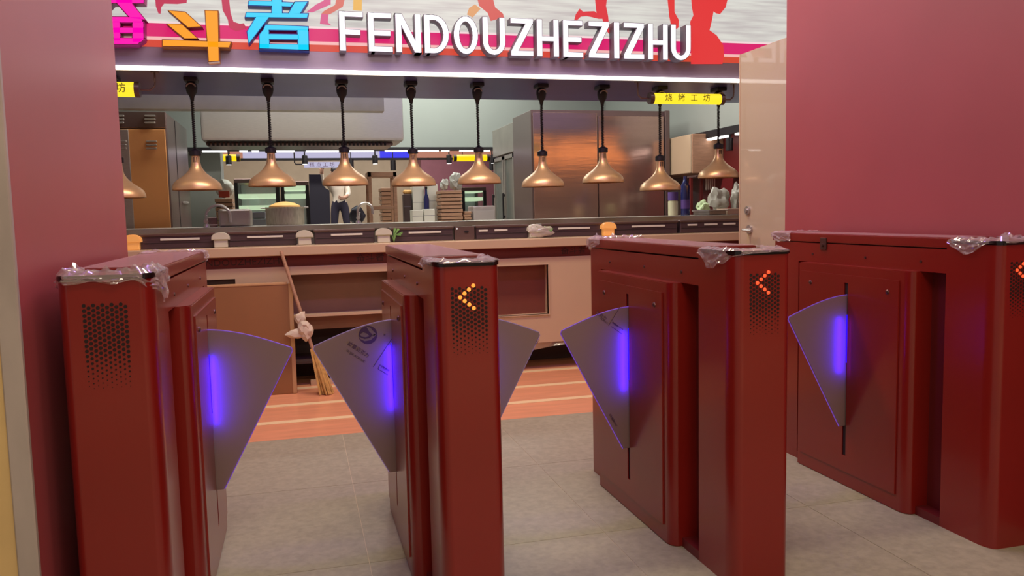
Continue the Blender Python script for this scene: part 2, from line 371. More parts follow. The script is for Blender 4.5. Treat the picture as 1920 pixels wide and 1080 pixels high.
def turnstile(X0, X1, sides, lit, label, films, prints=None, edge='edge', ext=0.0):
    w = X1-X0; xc = (X0+X1)/2; Y0 = 2.05
    t = thing('turnstile', label, 'turnstile', (xc, Y0, 0), 'row of red flap turnstiles')
    def o(name, mb, m, parent=t, smooth=30):
        for v in mb.bm.verts: v.co += Vector((xc, Y0, 0))
        return obj(name, mb, m, parent, smooth)
    h = w/2
    o('front_column', MB().prism(outline(w, 0, .215), 0, .982), 'red')
    o('top_plate', MB().prism(outline(w+.006, -.004, .195), .982, .995, bev=.002), 'blackglass')['label'] = 'black glass reader plate on the column'
    rc = [(-x, 2.24+ext-y) for x, y in outline(w, 1.05, 1.19+ext, .02, .03)]
    o('rear_column', MB().prism(rc, 0, .962), 'red')
    o('plinth', MB().box(-h, h, .215, 1.05, 0, .03), 'red_dark')
    o('core', MB().box(-h*.45, h*.45, .205, 1.06+ext, .03, .885), 'red_dark')
    up = o('upper_panel', MB().box(-h, h, .215, 1.05, .88, .961), 'red')
    lid = o('lid', MB().box(-h-.001, h+.001,   .197, 1.192+ext, .965, 1.0, .006, 2), 'red')
    o('lid_film', MB().grid(lambda u, v: Vector((-h+.004+u*(w-.008), .2+v*(.985+ext), 1.0008+.0022*abs(noise.noise(Vector((u*4, v*12, X0)))))), 10, 40), 'film_flat')['label'] = 'clear protective film on the lid'
    for sd in sides:
        for yy in (.33, .62, .95): o('screw', MB().cyl((0, yy, .915), .005, sd*(h-.001), sd*(h+.003), 10, 'x'), 'screw', up)
        F = h+.040; a, c = min(sd*h*.3, sd*F), max(sd*h*.3, sd*F)
        pts = [(sd*h*.4, .33), (sd*(F-.03), .33), (sd*(F-.018), .334), (sd*(F-.007), .345), (sd*F, .365), (sd*F, .985), (sd*h*.4, .985)]
        bx = o('door_box', MB().prism(pts, 0, .88, bev=.003), 'red')
        # door leaf with a real slot cut through it
        d = MB(); x0, x1 = sorted((sd*F, sd*(F+.005)))
        for (ya, yb, za, zb) in ((.385, .660, .06, .845), (.682, .965, .06, .845), (.660, .682, .06, .125), (.660, .682, .815, .845)): d.box(x0, x1, ya, yb, za, zb)
        bmesh.ops.remove_doubles(d.bm, verts=d.bm.verts[:], dist=1e-5)
        dr = o('door', d, 'red')
        o('slot', MB().box(*sorted((sd*F, sd*(F+.0008))), .659, .683, .122, .818), 'hole', dr)
        for yy in (.44, .90): o('screw', MB().lathe([(.009, 0), (.008, .003), (.004, .006)], (sd*(F+.005), yy, .80), 10, 'x') if sd > 0 else MB().lathe([(.009, 0), (.008, -.003), (.004, -.006)], (sd*(F+.005), yy, .80), 10, 'x'), 'screw', dr)
        # wing
        fo = flap_outline(sd*F, sd)
        fl = o('flap', MB().prism(fo, .667, .676, 'y', bev=.0015), 'paper')
        o('flap_edge', MB().tube([(x, .6715, z) for x, z in fo[1:-1]], .0028, 6), edge, fl)
        o('led_strip', MB().box(*sorted((sd*(F+.0012), sd*(F+.0062))), .6615, .6645, .50, .69), 'led_blue', dr)['label'] = 'blue light strip in the slot'
        ld = area('slot_led', (xc+sd*(F+.012), Y0+.632, .565), (.010, .22), .34, (.045, .004, 1.0))
        ld.rotation_euler = Vector((sd*.55, .8, 0)).to_track_quat('-Z', 'Y').to_euler()
        if prints and sd in prints: prints[sd](o, fl, F)
    # perforated arrow panel on the near face
    hb = MB(); ncol, nrow = 10, 15 if lit else 17
    for r in range(nrow):
        rad = .0044 if r < nrow*.5 else .0044*(1-(r/nrow-.5)*1.75)
        for c in range(ncol):
            x = (c-(ncol-1)/2)*.0098; z = .925-r*.0118-(.0059 if c % 2 else 0)
            hb.cyl((x, 0, z), max(rad, .0006), -.0012, .0005, 7, 'y')
    hp = o('perforation', hb, 'hole'); hp['kind'] = 'stuff'
    if lit:
        for k, (a, c) in enumerate(ARROW):
            o('arrow_light', MB().lathe([(.0054, -.0012), (.0049, -.0035), (.0026, -.005)], (-.024+a*.0118, 0, .902+c*.0098), 12, 'y'), lit)
    for (nm, path, z, drop, sd, lump) in films(h):
        f = MB(); film_strip(f, path, z, drop, sd, lump); o('film_wrap', f, 'film')['label'] = 'crumpled clear film hanging off the edge'
    return t

def bmp(c, wd, a): return lambda u: .012+a*math.exp(-((u-c)/wd)**2)
def film_front(h, drop, seed, lump=.014): return ('f', [(-h-.004, .20), (-h-.004, .06), (-h+.026, -.004), (h-.026, -.004), (h+.004, .06), (h+.004, .20)], .995, drop, seed, lump)
def film_rear(h, drop, seed, lump=.014, e=0): return ('r', [(h+.002, 1.05+e), (h+.002, 1.195+e), (-h-.002, 1.195+e), (-h-.002, 1.05+e)], 1.0, drop, seed, lump)
def logo_print(o, fl, F):
    """maker's mark printed on the paper film of the second turnstile's left wing"""
    yq = .667-.0008
    def at(px, py): q = P(px, py, 2.05+yq); return (q.x-XC[0], q.z)
    cx, cz = at(690, 628); r = .031
    dsc = MB(); dsc.cyl((cx, yq, cz), r, -.0004, .0006, 32, 'y'); o('print_disc', dsc, 'ink_purple', fl)
    sw = MB()
    for pts in (((-.004, .028), (.008, .024), (.028, .000), (.018, -.004), (.004, .012)), ((-.030, -.004), (-.012, -.013), (.004, -.011), (.022, .003), (.027, -.002), (.008, -.018), (-.012, -.020), (-.026, -.012)), ((-.026, .004), (-.015, .010), (-.002, .004), (.004, -.004), (-.008, -.007), (-.022, -.004))):
        sw.prism([(cx+a, cz+c) for a, c in pts], yq-.0010, yq-.0004, 'y')
    o('print_swoosh', sw, 'paper', fl)
    def tx(s, px, py, size, ang, name):
        x, z = at(px, py); bm = text_bm(s, size, .0004); place(bm, (x, yq-.0003, z), ang); k = MB(); k.bm.free(); k.bm = bm; o(name, k, 'ink_purple', fl, 0)
    tx('欧嘉亚克力', 672, 656, .0165, math.radians(-37), 'print_text')
    tx('OUJIA ACRYLIC', 667, 668, .0105, math.radians(-37), 'print_text')
    tx('®', 721, 628, .009, 0, 'print_text')
    tx('OUJIA', 722, 691, .011, math.radians(-37), 'print_text')
    fr = MB()
    for (a, c) in (((700, 688), (734, 636)), ((734, 636), (744, 650)), ((712, 684), (709, 692)), ((709, 692), (727, 703)), ((712, 684), (730, 695))):
        p, q = at(*a), at(*c); fr.tube([(p[0], yq, p[1]), (q[0], yq, q[1])], .0011, 5)
    o('print_frame', fr, 'ink_purple', fl)
def small_print(s1, s2):
    def fn(o, fl, F):
        yq = .667-.0008
        for (s, px, py, size, ang) in s1:
            q = P(px, py, 2.05+yq); bm = text_bm(s, size, .0004); place(bm, (q.x-XC[0], yq-.0003, q.z), ang); k = MB(); k.bm.free(); k.bm = bm; o('print_text', k, 'ink_purple', fl, 0)
        fr = MB()
        for (a, c) in s2:
            p, q = P(*a, 2.05+yq), P(*c, 2.05+yq); fr.tube([(p.x-XC[0], yq, p.z), (q.x-XC[0], yq, q.z)], .0010, 5)
        if s2: o('print_frame', fr, 'ink_purple', fl)
    return fn
XC = [0]
XC[0] = (-.545-.335)/2
turnstile(-.545, -.335, (1,), None, 'red turnstile beside the left red wall, its arrow panel unlit',
          lambda h: [film_front(h, lambda u: .018+.055*math.exp(-((u-.82)/.12)**2)+.03*math.exp(-((u-.12)/.1)**2), 3.1, .036), film_rear(h, bmp(.1, .2, .02), 5.2)])
XC[0] = (.335+.510)/2
turnstile(.335, .510, (-1, 1), 'led_hot', 'red turnstile with two wings and a maker\'s mark on its left wing',
          lambda h: [film_front(h, lambda u: .004+.022*math.exp(-((u-.1)/.12)**2)+.02*math.exp(-((u-.86)/.06)**2), 8.3, .010)],
          {-1: logo_print, 1: small_print([('OU', 1008, 640, .012, math.radians(55))], [])}, 'edge_dim')
XC[0] = (1.19+1.38)/2
turnstile(1.19, 1.38, (-1, 1), 'led_red', 'red turnstile third from the left, its back end wrapped in film',
          lambda h: [film_front(h, lambda u: .006+.05*math.exp(-((u-.16)/.13)**2), 12.4, .010), film_rear(h, bmp(.8, .2, .025), 15.5, .03)],
          {-1: small_print([('亚克力', 1127, 592, .016, math.radians(-37)), ('ACRYLIC', 1133, 602, .009, math.radians(-37)), ('OUJIA', 1153, 608, .010, math.radians(-37)), ('OUJIA', 1147, 783, .012, math.radians(-60)), ('ACRYLIC', 1152, 792, .009, math.radians(-60))],
                            [((1141, 611), (1162, 576)), ((1146, 612), (1166, 626)), ((1150, 605), (1168, 618))])})
XC[0] = (2.11+2.29)/2
t4 = turnstile(2.11, 2.29, (-1,), 'led_red', 'red turnstile beside the right red wall, a small latch on its lid',
          lambda h: [film_front(h, lambda u: .006+.05*math.exp(-((u-.13)/.1)**2), 21.4, .022), film_rear(h, bmp(.9, .2, .03), 25.5, .012, .06)], ext=.06)
lt = MB().box(2.104, 2.110, 2.905, 2.945, .935, .985, .002).cyl((2.104, 2.925, .955), .007, -.008, .002, 10, 'x'); obj('lid_latch', lt, 'screw', t4)

# ================================================================== serving counter front
def front_panel(name, x0, x1, z0, z1, hole, parent, y0=5.47, y1=5.5, m='cream'):
    k = MB(); hx0, hx1, hz0, hz1 = hole
    for a in ((x0, hx0, z0, z1), (hx1, x1, z0, z1), (hx0, hx1, z0, hz0), (hx0, hx1, hz1, z1)):
        if a[1]-a[0] > 1e-4 and a[3]-a[2] > 1e-4: k.box(a[0], a[1], y0, y1, a[2], a[3])
    return obj(name, k, m, parent)
cn = thing('serving_counter', 'long cream serving counter with a printed red band under its ledge', 'counter', (1.2, 5.7, 0))
obj('ledge', MB().box(-2.2, 3.75, 5.43, 5.78, .875, .935, .004), 'cream', cn)
strip = obj('red_band', MB().box(-2.2, 3.75, 5.50, 5.54, .80, .876), 'red_dark', cn)
for s, px, py in (('FENDOUZHEZIZHU', 453, 492), ('奋斗者', 694, 481), ('奋斗者', 1075, 468)):
    q = P(px, py, 5.5); bm = text_bm(s, .058, .0006); xs_ = [v.co.x for v in bm.verts]; place(bm, (q.x, 5.499, .838), 0, .56/(max(xs_)-min(xs_)) if s[0] == 'F' else 1.1); obj('band_text', bm, 'ink_red', strip, 0)
xa, xb = P(548, 600, 5.5).x, P(735, 600, 5.5).x
front_panel('apron_panel', -2.2, xa, .12, .80, (P(386, 525, 5.47).x-.25, P(441, 525, 5.47).x, .70, .735), cn)
obj('vent_back', MB().box(-1.2, P(443, 525, 5.47).x, 5.5, 5.52, .69, .745), 'brown_dark', cn)
obj('apron_rail', MB().box(xa, xb, 5.47, 5.5, .745, .80, .002), 'cream', cn)
n0, n1 = P(935, 540, 5.47).x, P(1028, 540, 5.47).x
front_panel('apron_panel', xb, 3.75, .195, .80, (n0-.12, n1, P(1000, 590, 5.47).z, P(1000, 497, 5.47).z), cn)
obj('niche', MB().box(n0-.13, n1+.01, 5.55, 5.56, .33, .78), 'niche', cn)['label'] = 'recessed brown panel'
nf = MB()
for a in ((n0-.12, n1, P(1000, 590, 5.47).z-.006, P(1000, 590, 5.47).z), (n0-.12, n1+.008, P(1000, 497, 5.47).z, P(1000, 497, 5.47).z+.008), (n1, n1+.008, P(1000, 590, 5.47).z-.006, P(1000, 497, 5.47).z)): nf.box(a[0], a[1], 5.462, 5.56, a[2], a[3])
obj('niche_frame', nf, 'cream', cn)
# open bay behind the broom
obj('bay_back', MB().box(xa, xb, 5.62, 5.64, .36, .745), 'brown', cn)
obj('bay_shelf', MB().box(xa, xb, 5.50, 5.64, .46, .475), 'cream', cn)
obj('bay_side', MB().box(xa-.02, xa, 5.5, 5.85, 0, .80), 'brown', cn); obj('bay_side', MB().box(xb, xb+.02, 5.5, 5.85, 0, .80), 'brown', cn)
obj('bay_floor_rail', MB().box(xa+.1, xb, 5.50, 5.53, .0, .035), 'cream', cn)
obj('bay_shelf', MB().box(xa, xb, 5.5, 5.85, .15, .165), 'brown_dark', cn)
obj('lower_back', MB().box(-2.2, 3.75, 5.85, 5.87, 0, .80), 'brown_dark', cn)
obj('end_panel', MB().box(3.72, 3.75, 5.5, 5.85, 0, .80), 'cream', cn); obj('end_panel', MB().box(-2.2, -2.17, 5.5, 5.85, 0, .80), 'cream', cn)
fs = MB()
def toe(u, v):
    x = xb+.02+u*(2.35-xb); z = .215-v*(.06+.012*math.sin(u*15)+.01*noise.noise(Vector((u*6, 0, 0))))
    return Vector((x, 5.505+.012*math.sin(u*40+v*2), z))
fs.grid(toe, 60, 6); obj('hanging_film', fs, 'film2', cn)['label'] = 'milky film hanging under the apron'

# brown board leaning in front of the counter
bd = thing('board', 'brown board with a pale edge leaning against the counter beside the broom', 'board', (-.45, 5.30, 0))
q0, q1, q2 = P(384, 640, 5.30).x-.25, P(546, 640, 5.30).x, P(553, 640, 5.30).x
ztop = P(470, 536, 5.36).z
def lean(k):
    for v in k.bm.verts: v.co.y += .105*v.co.z/ztop
    return k
obj('panel', lean(MB().box(q0, q1, 5.285, 5.311, 0.001, ztop, .006, 3)), 'board', bd)
obj('edge_strip', lean(MB().box(q1-.004, q2, 5.281, 5.313, 0.001, ztop+.004, .006, 2)), 'board_edge', bd)
obj('top_strip', lean(MB().box(q0, q1-.01, 5.281, 5.313, ztop-.004, ztop+.012, .005, 2)), 'board_edge', bd)
# broom
top, bot = P(527, 471, 5.412), PZ(612, 734, .02)
br = thing('broom', 'broom with a cloth wrapped round its thin handle, leaning on the counter ledge', 'broom', (bot.x, bot.y, 0))
ax = (bot-top)
pt = lambda t: top+ax*t
obj('handle', MB().tube([pt(0), pt(.5), pt(.83)], .011, 10), 'wood', br)
cl = MB()
for k in range(9): cl.ball(pt(.47+.016*k)+Vector((random.uniform(-.02, .02), -.012, random.uniform(-.01, .01))), random.uniform(.024, .042), (1, .8, 1.1), 2, .5, k)
cl.ball(pt(.58)+Vector((-.06, 0, -.01)), .05, (1.3, .5, .55), 2, .5, 21)
obj('wrapped_cloth', cl, 'cloth', br)['label'] = 'white cloth knotted round the handle'
hd = MB()
for k in range(26):
    a = random.uniform(-.045, .045); c = random.uniform(-.03, .03); hd.tube([pt(.70)+Vector((a*.25, c*.3, 0)), pt(.86)+Vector((a*.7, c*.7, 0)), Vector((bot.x+a, bot.y+c, .004))], [.007, .008, .005], 5)
obj('bristles', hd, 'straw', br)

# ================================================================== things on the ledge
gold = [262, 402, 428, 556, 590, 702, 735, 850, 893, 990, 1016, 1128, 1152, 1270, 1276, 1386]
UL = ['beside the orange-lit holder at the far left', 'behind the steel sink block', 'under the black upright panel', 'under the white cartons', 'under the tall glass-doored fridge', 'under the left steel fridge door', 'under the right steel fridge door', 'next to the cream door']
YF = 5.62
for k in range(8):
    x0, x1 = P(gold[2*k], 445, YF).x, P(gold[2*k+1], 445, YF).x
    u = thing('warming_unit', 'dark wood-grain warming unit on the ledge, '+UL[k], 'food warmer', ((x0+x1)/2, YF+.06, .935), 'dark warming units along the ledge')
    obj('body', MB().box(x0, x1, YF, YF+.13, .935, 1.022, .004), 'darkwood', u)
    obj('top_rail', MB().box(x0-.006, x1+.006, YF-.008, YF+.13, 1.018, 1.034, .004), 'steel_dark', u)
    xs = ((.27, .80),) if k not in (4, 7) else (((.05, .22), (.35, .6)) if k == 4 else ((.12, .28), (.4, .62), (.72, .93)))
    for a, c in xs: obj('card_slot', MB().box(x0+(x1-x0)*a, x0+(x1-x0)*c, YF-.006, YF+.001, .990, 1.003, .001), 'white', u)  # thin white strips across the front of the unit
    obj('groove', MB().box(x0+.01, x1-.01, YF-.0015, YF+.001, .972, .975), 'black', u)
HL = [(248, 'hot', 'orange-lit round-topped holder on the ledge by the left wall'), (414, 'offwhite', 'white round-topped holder under the gooseneck tap'), (571, 'offwhite', 'white round-topped holder below the straw-lidded pot'), (719, 'offwhite', 'white holder with a scrap of greenery below the brown rack'), (1003, 'white', 'white holder half covered by the bag of greens'), (1140, 'hot', 'orange-lit round-topped holder below the double fridge')]
M['hot'] = mat('orange_ceramic', 'eaa85c', .35, emit=.25)  # orange light on two holders, painted as colour plus a faint glow
for px, mm, lb in HL:
    x = P(px, 445, 5.60).x; t = thing('ticket_holder', lb, 'holder', (x, 5.60, .935), 'small holders between the warming units')
    obj('stand', MB().box(x-.042, x+.042, 5.575, 5.622, .935, .992, .004), mm, t)
    pts = [(x-.056, .985)]+[(x-.056*math.cos(a), .998+.036*math.sin(a)) for a in [PI*i/12 for i in range(13)]]+[(x+.056, .985)]
    obj('rounded_cap', MB().prism(pts, 5.565, 5.63, 'y', bev=.004), mm, t)
pl = thing('control_plate', 'grey steel control plate with a dark oval hole, between two warming units', 'plate', (P(872, 445, 5.61).x, 5.62, .935))
x0, x1 = P(853, 445, 5.61).x, P(890, 445, 5.61).x
obj('plate', MB().box(x0, x1, 5.61, 5.66, .935, 1.03, .003), 'steel_dark', pl)
obj('hole', MB().prism([((x0+x1)/2+.012+.017*math.cos(a), .992+.009*math.sin(a)) for a in [2*PI*i/20 for i in range(20)]], 5.606, 5.612, 'y'), 'black', pl)
obj('indicator', MB().box(x0+.012, x0+.02, 5.606, 5.611, 1.012, 1.018), 'led_white', pl)
gb = thing('bag_of_greens', 'plastic bag of pale green vegetables lying on the counter ledge', 'vegetables', (P(1018, 440, 5.52).x, 5.52, .935))
c0 = P(1018, 440, 5.52)
for k in range(9):
    lf = MB(); ang = k*.7; L0 = Vector((c0.x+random.uniform(-.05, .05), 5.52+random.uniform(-.02, .03), .95))
    def leaf(u, v, L0=L0, ang=ang, k=k):
        r = .075*u; wv = (v-.5)*.06*math.sin(PI*min(u*.9+.1, 1)); return L0+Vector((math.cos(ang)*r-math.sin(ang)*wv, math.sin(ang)*r*.35, .018+.05*u*(1-u)*2+.012*noise.noise(Vector((u*5, v*5, k)))+.01*(k % 3)))
    lf.grid(leaf, 8, 5); obj('leaf', lf, 'green' if k % 2 else 'greenlight', gb)
bgm = MB().ball((c0.x-.01, 5.52, .972), .08, (1.15, .5, .5), 3, .35, 4).rest(.937); obj('bag', bgm, 'film2', gb)
for px, py in ((735, 431),):
    c9 = None; sp = thing('herb_sprig', 'small sprig of green herbs hanging beside the white holder', 'herbs', (P(735, 440, 5.60).x, 5.60, .935))
    c1 = P(741, 436, 5.60)
    s_ = MB()
    for k in range(10):
        a = random.uniform(0, 2*PI); s_.tube([(c1.x-.01, 5.60, .937), (c1.x-.01+.03*math.cos(a)*.5, 5.60, .985), (c1.x+.05*math.cos(a), 5.60+.01*math.sin(a), 1.0+.03*math.sin(a))], [.0025, .003, .006], 5)
    obj('stems', s_, 'green', sp)

# ================================================================== header, sign, soffit
hdr = struct('trim_3', MB().box(-2.6, 3.9, 5.5, 5.62, 2.062, 2.19), 'header')
struct('trim_4', MB().box(-2.6, 3.9, 5.62, 6.68, 2.062, 2.10), 'soffit')
struct('wall_front', MB().box(-2.6, 3.9, 5.62, 5.72, 2.19, 3.5), 'soffit')
ls = thing('light_strip', 'long white light strip along the bottom edge of the sign header', 'light', (.65, 5.48, 2.04))
obj('diffuser', MB().box(-2.6, 3.9, 5.472, 5.495, 2.042, 2.066, .004), 'led_white', ls)
obj('channel', MB().box(-2.6, 3.9, 5.495, 5.51, 2.040, 2.068), 'steel', ls)
SY = 5.50
sg = thing('shop_sign', 'long backlit shop sign of running figures with coloured and white raised letters', 'sign', (1.2, SY, 2.19))
obj('backlit_board', MB().box(-2.6, 3.9, SY, SY+.10, 2.185, 3.0), 'sign', sg)
zb = [P(600, y, SY).z for y in (97.5, 84, 78, 54, 50)]
def band(z0, z1, col, st): obj('printed_band', MB().box(-2.6, 3.9, SY-.0015, SY, z0, z1), glow('print_'+col, col, st*.75), sg)
band(2.185, zb[1], 'e04a34', .85); band(zb[1], zb[2], 'f6b9b6', .95); band(zb[2], zb[3], 'e0206e', .9); band(zb[3], zb[4], 'f4d9da', .95)
FIG = [('c83255', 190, 7.385, [[(735, 0), (1230, 0), (1180, 40), (1050, 55), (870, 50), (830, 100), (820, 190), (790, 185), (755, 90)], [(1650, 0), (1755, 0), (1790, 180), (1830, 300), (1920, 330), (1975, 320), (2010, 400), (1860, 430), (1770, 380), (1750, 270), (1680, 140)]]),
       ('dd5a8c', 440, 7.385, [[(1130, 60), (1230, 10), (1340, 0), (1330, 60), (1080, 170), (990, 170)], [(1200, 190), (1300, 200), (1290, 310), (1340, 350), (1180, 330)]]),
       ('dd7060', 440, 7.385, [[(1470, 0), (1590, 0), (1500, 90), (1330, 190), (1300, 200), (1200, 190), (1240, 150), (1390, 70)]]),
       ('f0b850', 440, 7.385, [[(1660, 0), (1780, 0), (1760, 150), (1640, 140)]]),
       ('e6a468', 690, 7.385, [[(1400, 110), (1480, 60), (1560, 120), (1450, 240), (1370, 200)]]),
       ('dc5a50', 690, 7.385, [[(1460, 0), (1680, 0), (1760, 100), (1870, 190), (1880, 240), (1700, 290), (1660, 180), (1540, 80)]]),
       ('e6303c', 940, 7.385, [[(1280, 0), (1500, 0), (1450, 80), (1480, 230), (1500, 480), (1440, 400), (1410, 300), (1400, 260), (1350, 260), (1180, 220), (1100, 230), (1050, 280), (1010, 280), (1030, 200), (1085, 120), (1130, 160), (1290, 155), (1320, 180), (1310, 110)]]),
       ('ee3a3c', 1190, 6.62, [[(690, 0), (1200, 0), (1130, 90), (1060, 175), (1010, 165), (980, 140), (960, 250), (930, 375), (1020, 440), (1100, 560), (1110, 690), (1090, 795), (700, 795), (700, 500), (690, 270), (730, 190), (710, 80)], [(390, 0), (495, 0), (495, 150), (550, 250), (545, 340), (520, 360), (450, 300), (430, 200)]])]
for col, ox, sc, polys in FIG:
    gm = glow('figure_'+col, col, .65)
    for pl_ in polys:
        k = MB(); pts = []
        for (a, c) in pl_:
            q = P(ox+a/sc, c/sc, SY-.003)
            pts.append((q.x, q.z+(.12 if c == 0 else 0)))
        k.prism(pts, SY-.003, SY-.0012, 'y')
        obj('runner_print', k, gm, sg)

# upper bodies of the printed runners, above the photograph's frame
def figure_top(px, col, lean, arms):
    q = P(px, 0, SY-.003); x, z = q.x, q.z+.08; m = glow('figure_top_'+col, col, .65)
    def pr(pts): obj('runner_print', MB().prism([(x+a, z+c) for a, c in pts], SY-.003, SY-.0012, 'y'), m, sg)
    if arms != 2: pr([(-.07, 0), (.07, 0), (.09+lean, .26), (.04+lean, .30), (-.05+lean, .30), (-.09+lean, .24)])
    pr([(lean*1.25+.012+.055*math.cos(a), .385+.065*math.sin(a)) for a in [2*PI*i/18 for i in range(18)]])
    pr([(lean+.07, .27), (lean+.20, .12), (lean+.31, .20), (lean+.29, .24), (lean+.20, .18), (lean+.10, .30)])
    if arms: pr([(lean-.07, .27), (lean-.20, .20), (lean-.24, .03), (lean-.20, .03), (lean-.16, .16), (lean-.05, .22)])
figure_top(395, 'c83255', .10, 1); figure_top(640, 'dd7060', .06, 1); figure_top(905, 'dc5a50', -.02, 1); figure_top(1130, 'e6303c', .09, 1)
figure_top(1322, 'ee3a3c', .05, 0)
LY = 5.415
def offset_poly(pts, d):
    n = len(pts); A = sum(pts[i][0]*pts[(i+1) % n][1]-pts[(i+1) % n][0]*pts[i][1] for i in range(n))
    if A < 0: pts = pts[::-1]
    out = []
    for i in range(n):
        p0, p1, p2 = Vector(pts[i-1]), Vector(pts[i]), Vector(pts[(i+1) % n]); e1 = (p1-p0).normalized(); e2 = (p2-p1).normalized()
        n1 = Vector((e1.y, -e1.x)); n2 = Vector((e2.y, -e2.x)); k = (n1+n2); k = k/max(k.length_squared/2, .35) if k.length > 1e-6 else n1
        out.append(tuple(p1+k*d))
    return out
def letter(pieces, face, ret, d=.004):
    k = MB(); f = MB()
    for pc in pieces:
        k.prism(offset_poly(pc, d), LY, SY-.001, 'y'); f.prism(pc, LY-.0025, LY+.001, 'y')
    L = obj('letter', k, ret, sg, 0); obj('letter_face', f, face, L, 0); return L
def glyph(ch, x0, x1, z0, z1):
    w, h = x1-x0, z1-z0; t = .17*h*.82; R = lambda a, b_, c, d: [(x0+a*w, z0+b_*h), (x0+c*w, z0+b_*h), (x0+c*w, z0+d*h), (x0+a*w, z0+d*h)]
    tw = t/w; th = t/h*.86
    if ch == 'F': return [R(0, 0, tw, 1), R(tw*.6, 1-th, 1, 1), R(tw*.6, .42, .86, .42+th)]
    if ch == 'E': return [R(0, 0, tw, 1), R(tw*.6, 1-th, .97, 1), R(tw*.6, .42, .92, .42+th), R(tw*.6, 0, 1, th)]
    if ch == 'H': return [R(0, 0, tw, 1), R(1-tw, 0, 1, 1), R(tw*.6, .42, 1-tw*.6, .42+th)]
    if ch == 'I': return [R(0, 0, 1, 1)]
    if ch == 'N': return [R(0, 0, tw, 1), R(1-tw, 0, 1, 1), [(x0, z1), (x0+tw*1.15*w, z1), (x1, z0), (x1-tw*1.15*w, z0)]]
    if ch == 'Z': return [R(0, 1-th, 1, 1), R(0, 0, 1, th), [(x1-tw*1.35*w, z1-th*h*.9), (x1, z1-th*h*.9), (x0+tw*1.35*w, z0+th*h*.9), (x0, z0+th*h*.9)]]
    out = []; cx, rx = (x0+x1)/2, w/2
    def arc(c, ra, rb, a0, a1, n=9):
        for i in range(n):
            p, q = a0+(a1-a0)*i/n, a0+(a1-a0)*(i+1)/n; f = lambda a, r: (c[0]+r[0]*math.cos(a), c[1]+r[1]*math.sin(a))
            out.append([f(p, ra), f(q, ra), f(q, rb), f(p, rb)])
    if ch == 'O': arc((cx, (z0+z1)/2), (rx, h/2), (rx-t, h/2-t*.9), 0, 2*PI, 24); return out
    if ch == 'U':
        r = rx*1.0; arc((cx, z0+r*1.1), (rx, r*1.1), (rx-t, r*1.1-t*.9), PI, 2*PI, 12)
        return out+[R(0, r*1.1/h, tw, 1), R(1-tw, r*1.1/h, 1, 1)]
    if ch == 'D':
        cxd = x0+w*.38; arc((cxd, (z0+z1)/2), (x1-cxd, h/2), (x1-cxd-t, h/2-t*.86), -PI/2, PI/2, 14)
        return out+[R(0, 0, tw, 1), R(tw*.6, 1-th, .40, 1), R(tw*.6, 0, .40, th)]
LET = [('F', 637, 681), ('E', 691, 735), ('N', 742.5, 788.5), ('D', 796, 841), ('O', 851, 895.5), ('U', 905.5, 946.5), ('Z', 958, 999), ('H', 1007, 1047), ('E', 1056, 1092.5), ('Z', 1104, 1141.5), ('I', 1151.5, 1160.5), ('Z', 1170, 1207), ('H', 1215.5, 1251.5), ('U', 1258.5, 1294.5)]
zt, zl = P(960, 34.5, LY).z, P(960, 103.5, LY).z
for ch, a, c in LET:
    letter(glyph(ch, P(a, 60, LY).x, P(c, 60, LY).x, zl, zt), 'letter', 'ret_grey')
def cj(ox, polys, dy=0):
    out = []
    for pl_ in polys: out.append([(lambda q: (q.x, q.z))(P(ox+a/7.385, c/7.385+dy, LY)) for a, c in pl_])
    return out
letter(cj(190, [[(935, 150), (1160, 170), (1375, 365), (1200, 375)], [(915, 335), (1115, 340), (1325, 530), (1150, 530)], [(850, 555), (1790, 585), (1765, 655), (850, 635)], [(1440, 150), (1610, 155), (1625, 840), (1490, 850)]]), 'org', 'ret_org', .005)
zhe = [[(200, 15), (525, 20), (515, 80), (190, 70)], [(520, -130), (650, -130), (655, 185), (515, 185)], [(650, 30), (820, 40), (770, 90), (655, 85)], [(835, 30), (1005, 25), (905, 185), (750, 185)], [(165, 175), (1015, 190), (1000, 245), (150, 235)], [(300, 232), (475, 235), (195, 600), (175, 440)],
       [(430, 345), (1015, 370), (1016, 420), (400, 412)], [(345, 480), (400, 412), (470, 414), (480, 665), (345, 665)], [(470, 473), (890, 480), (890, 546), (470, 540)], [(870, 410), (1016, 412), (1025, 690), (885, 685)], [(345, 610), (1022, 618), (1025, 690), (345, 668)]]
letter(cj(440, zhe), 'cyan', 'ret_blue', .005)
fen = [[(75-100, 235), (545, 240), (575, 312), (-215, 305), (-185, 235)], [(435, 300), (580, 300), (585, 545), (545, 580), (435, 580)], [(110, 300), (252, 300), (262, 560), (118, 560)], [(-225, 300), (-75, 300), (-75, 580), (-190, 580), (-225, 545)], [(-220, 382), (580, 386), (580, 455), (-220, 450)], [(-200, 525), (585, 530), (500, 610), (-140, 610)],
       [(205, -30), (420, -30), (430, 60), (600, 270), (420, 250), (385, 230), (210, 35)], [(155, -30), (-60, -30), (-70, 60), (-240, 270), (-60, 250), (-25, 230), (150, 35)], [(-230, -70), (590, -70), (585, 40), (-225, 36)], [(100, -260), (260, -260), (260, -40), (100, -40)]]
letter(cj(190, fen), 'mag', 'ret_mag', .005)

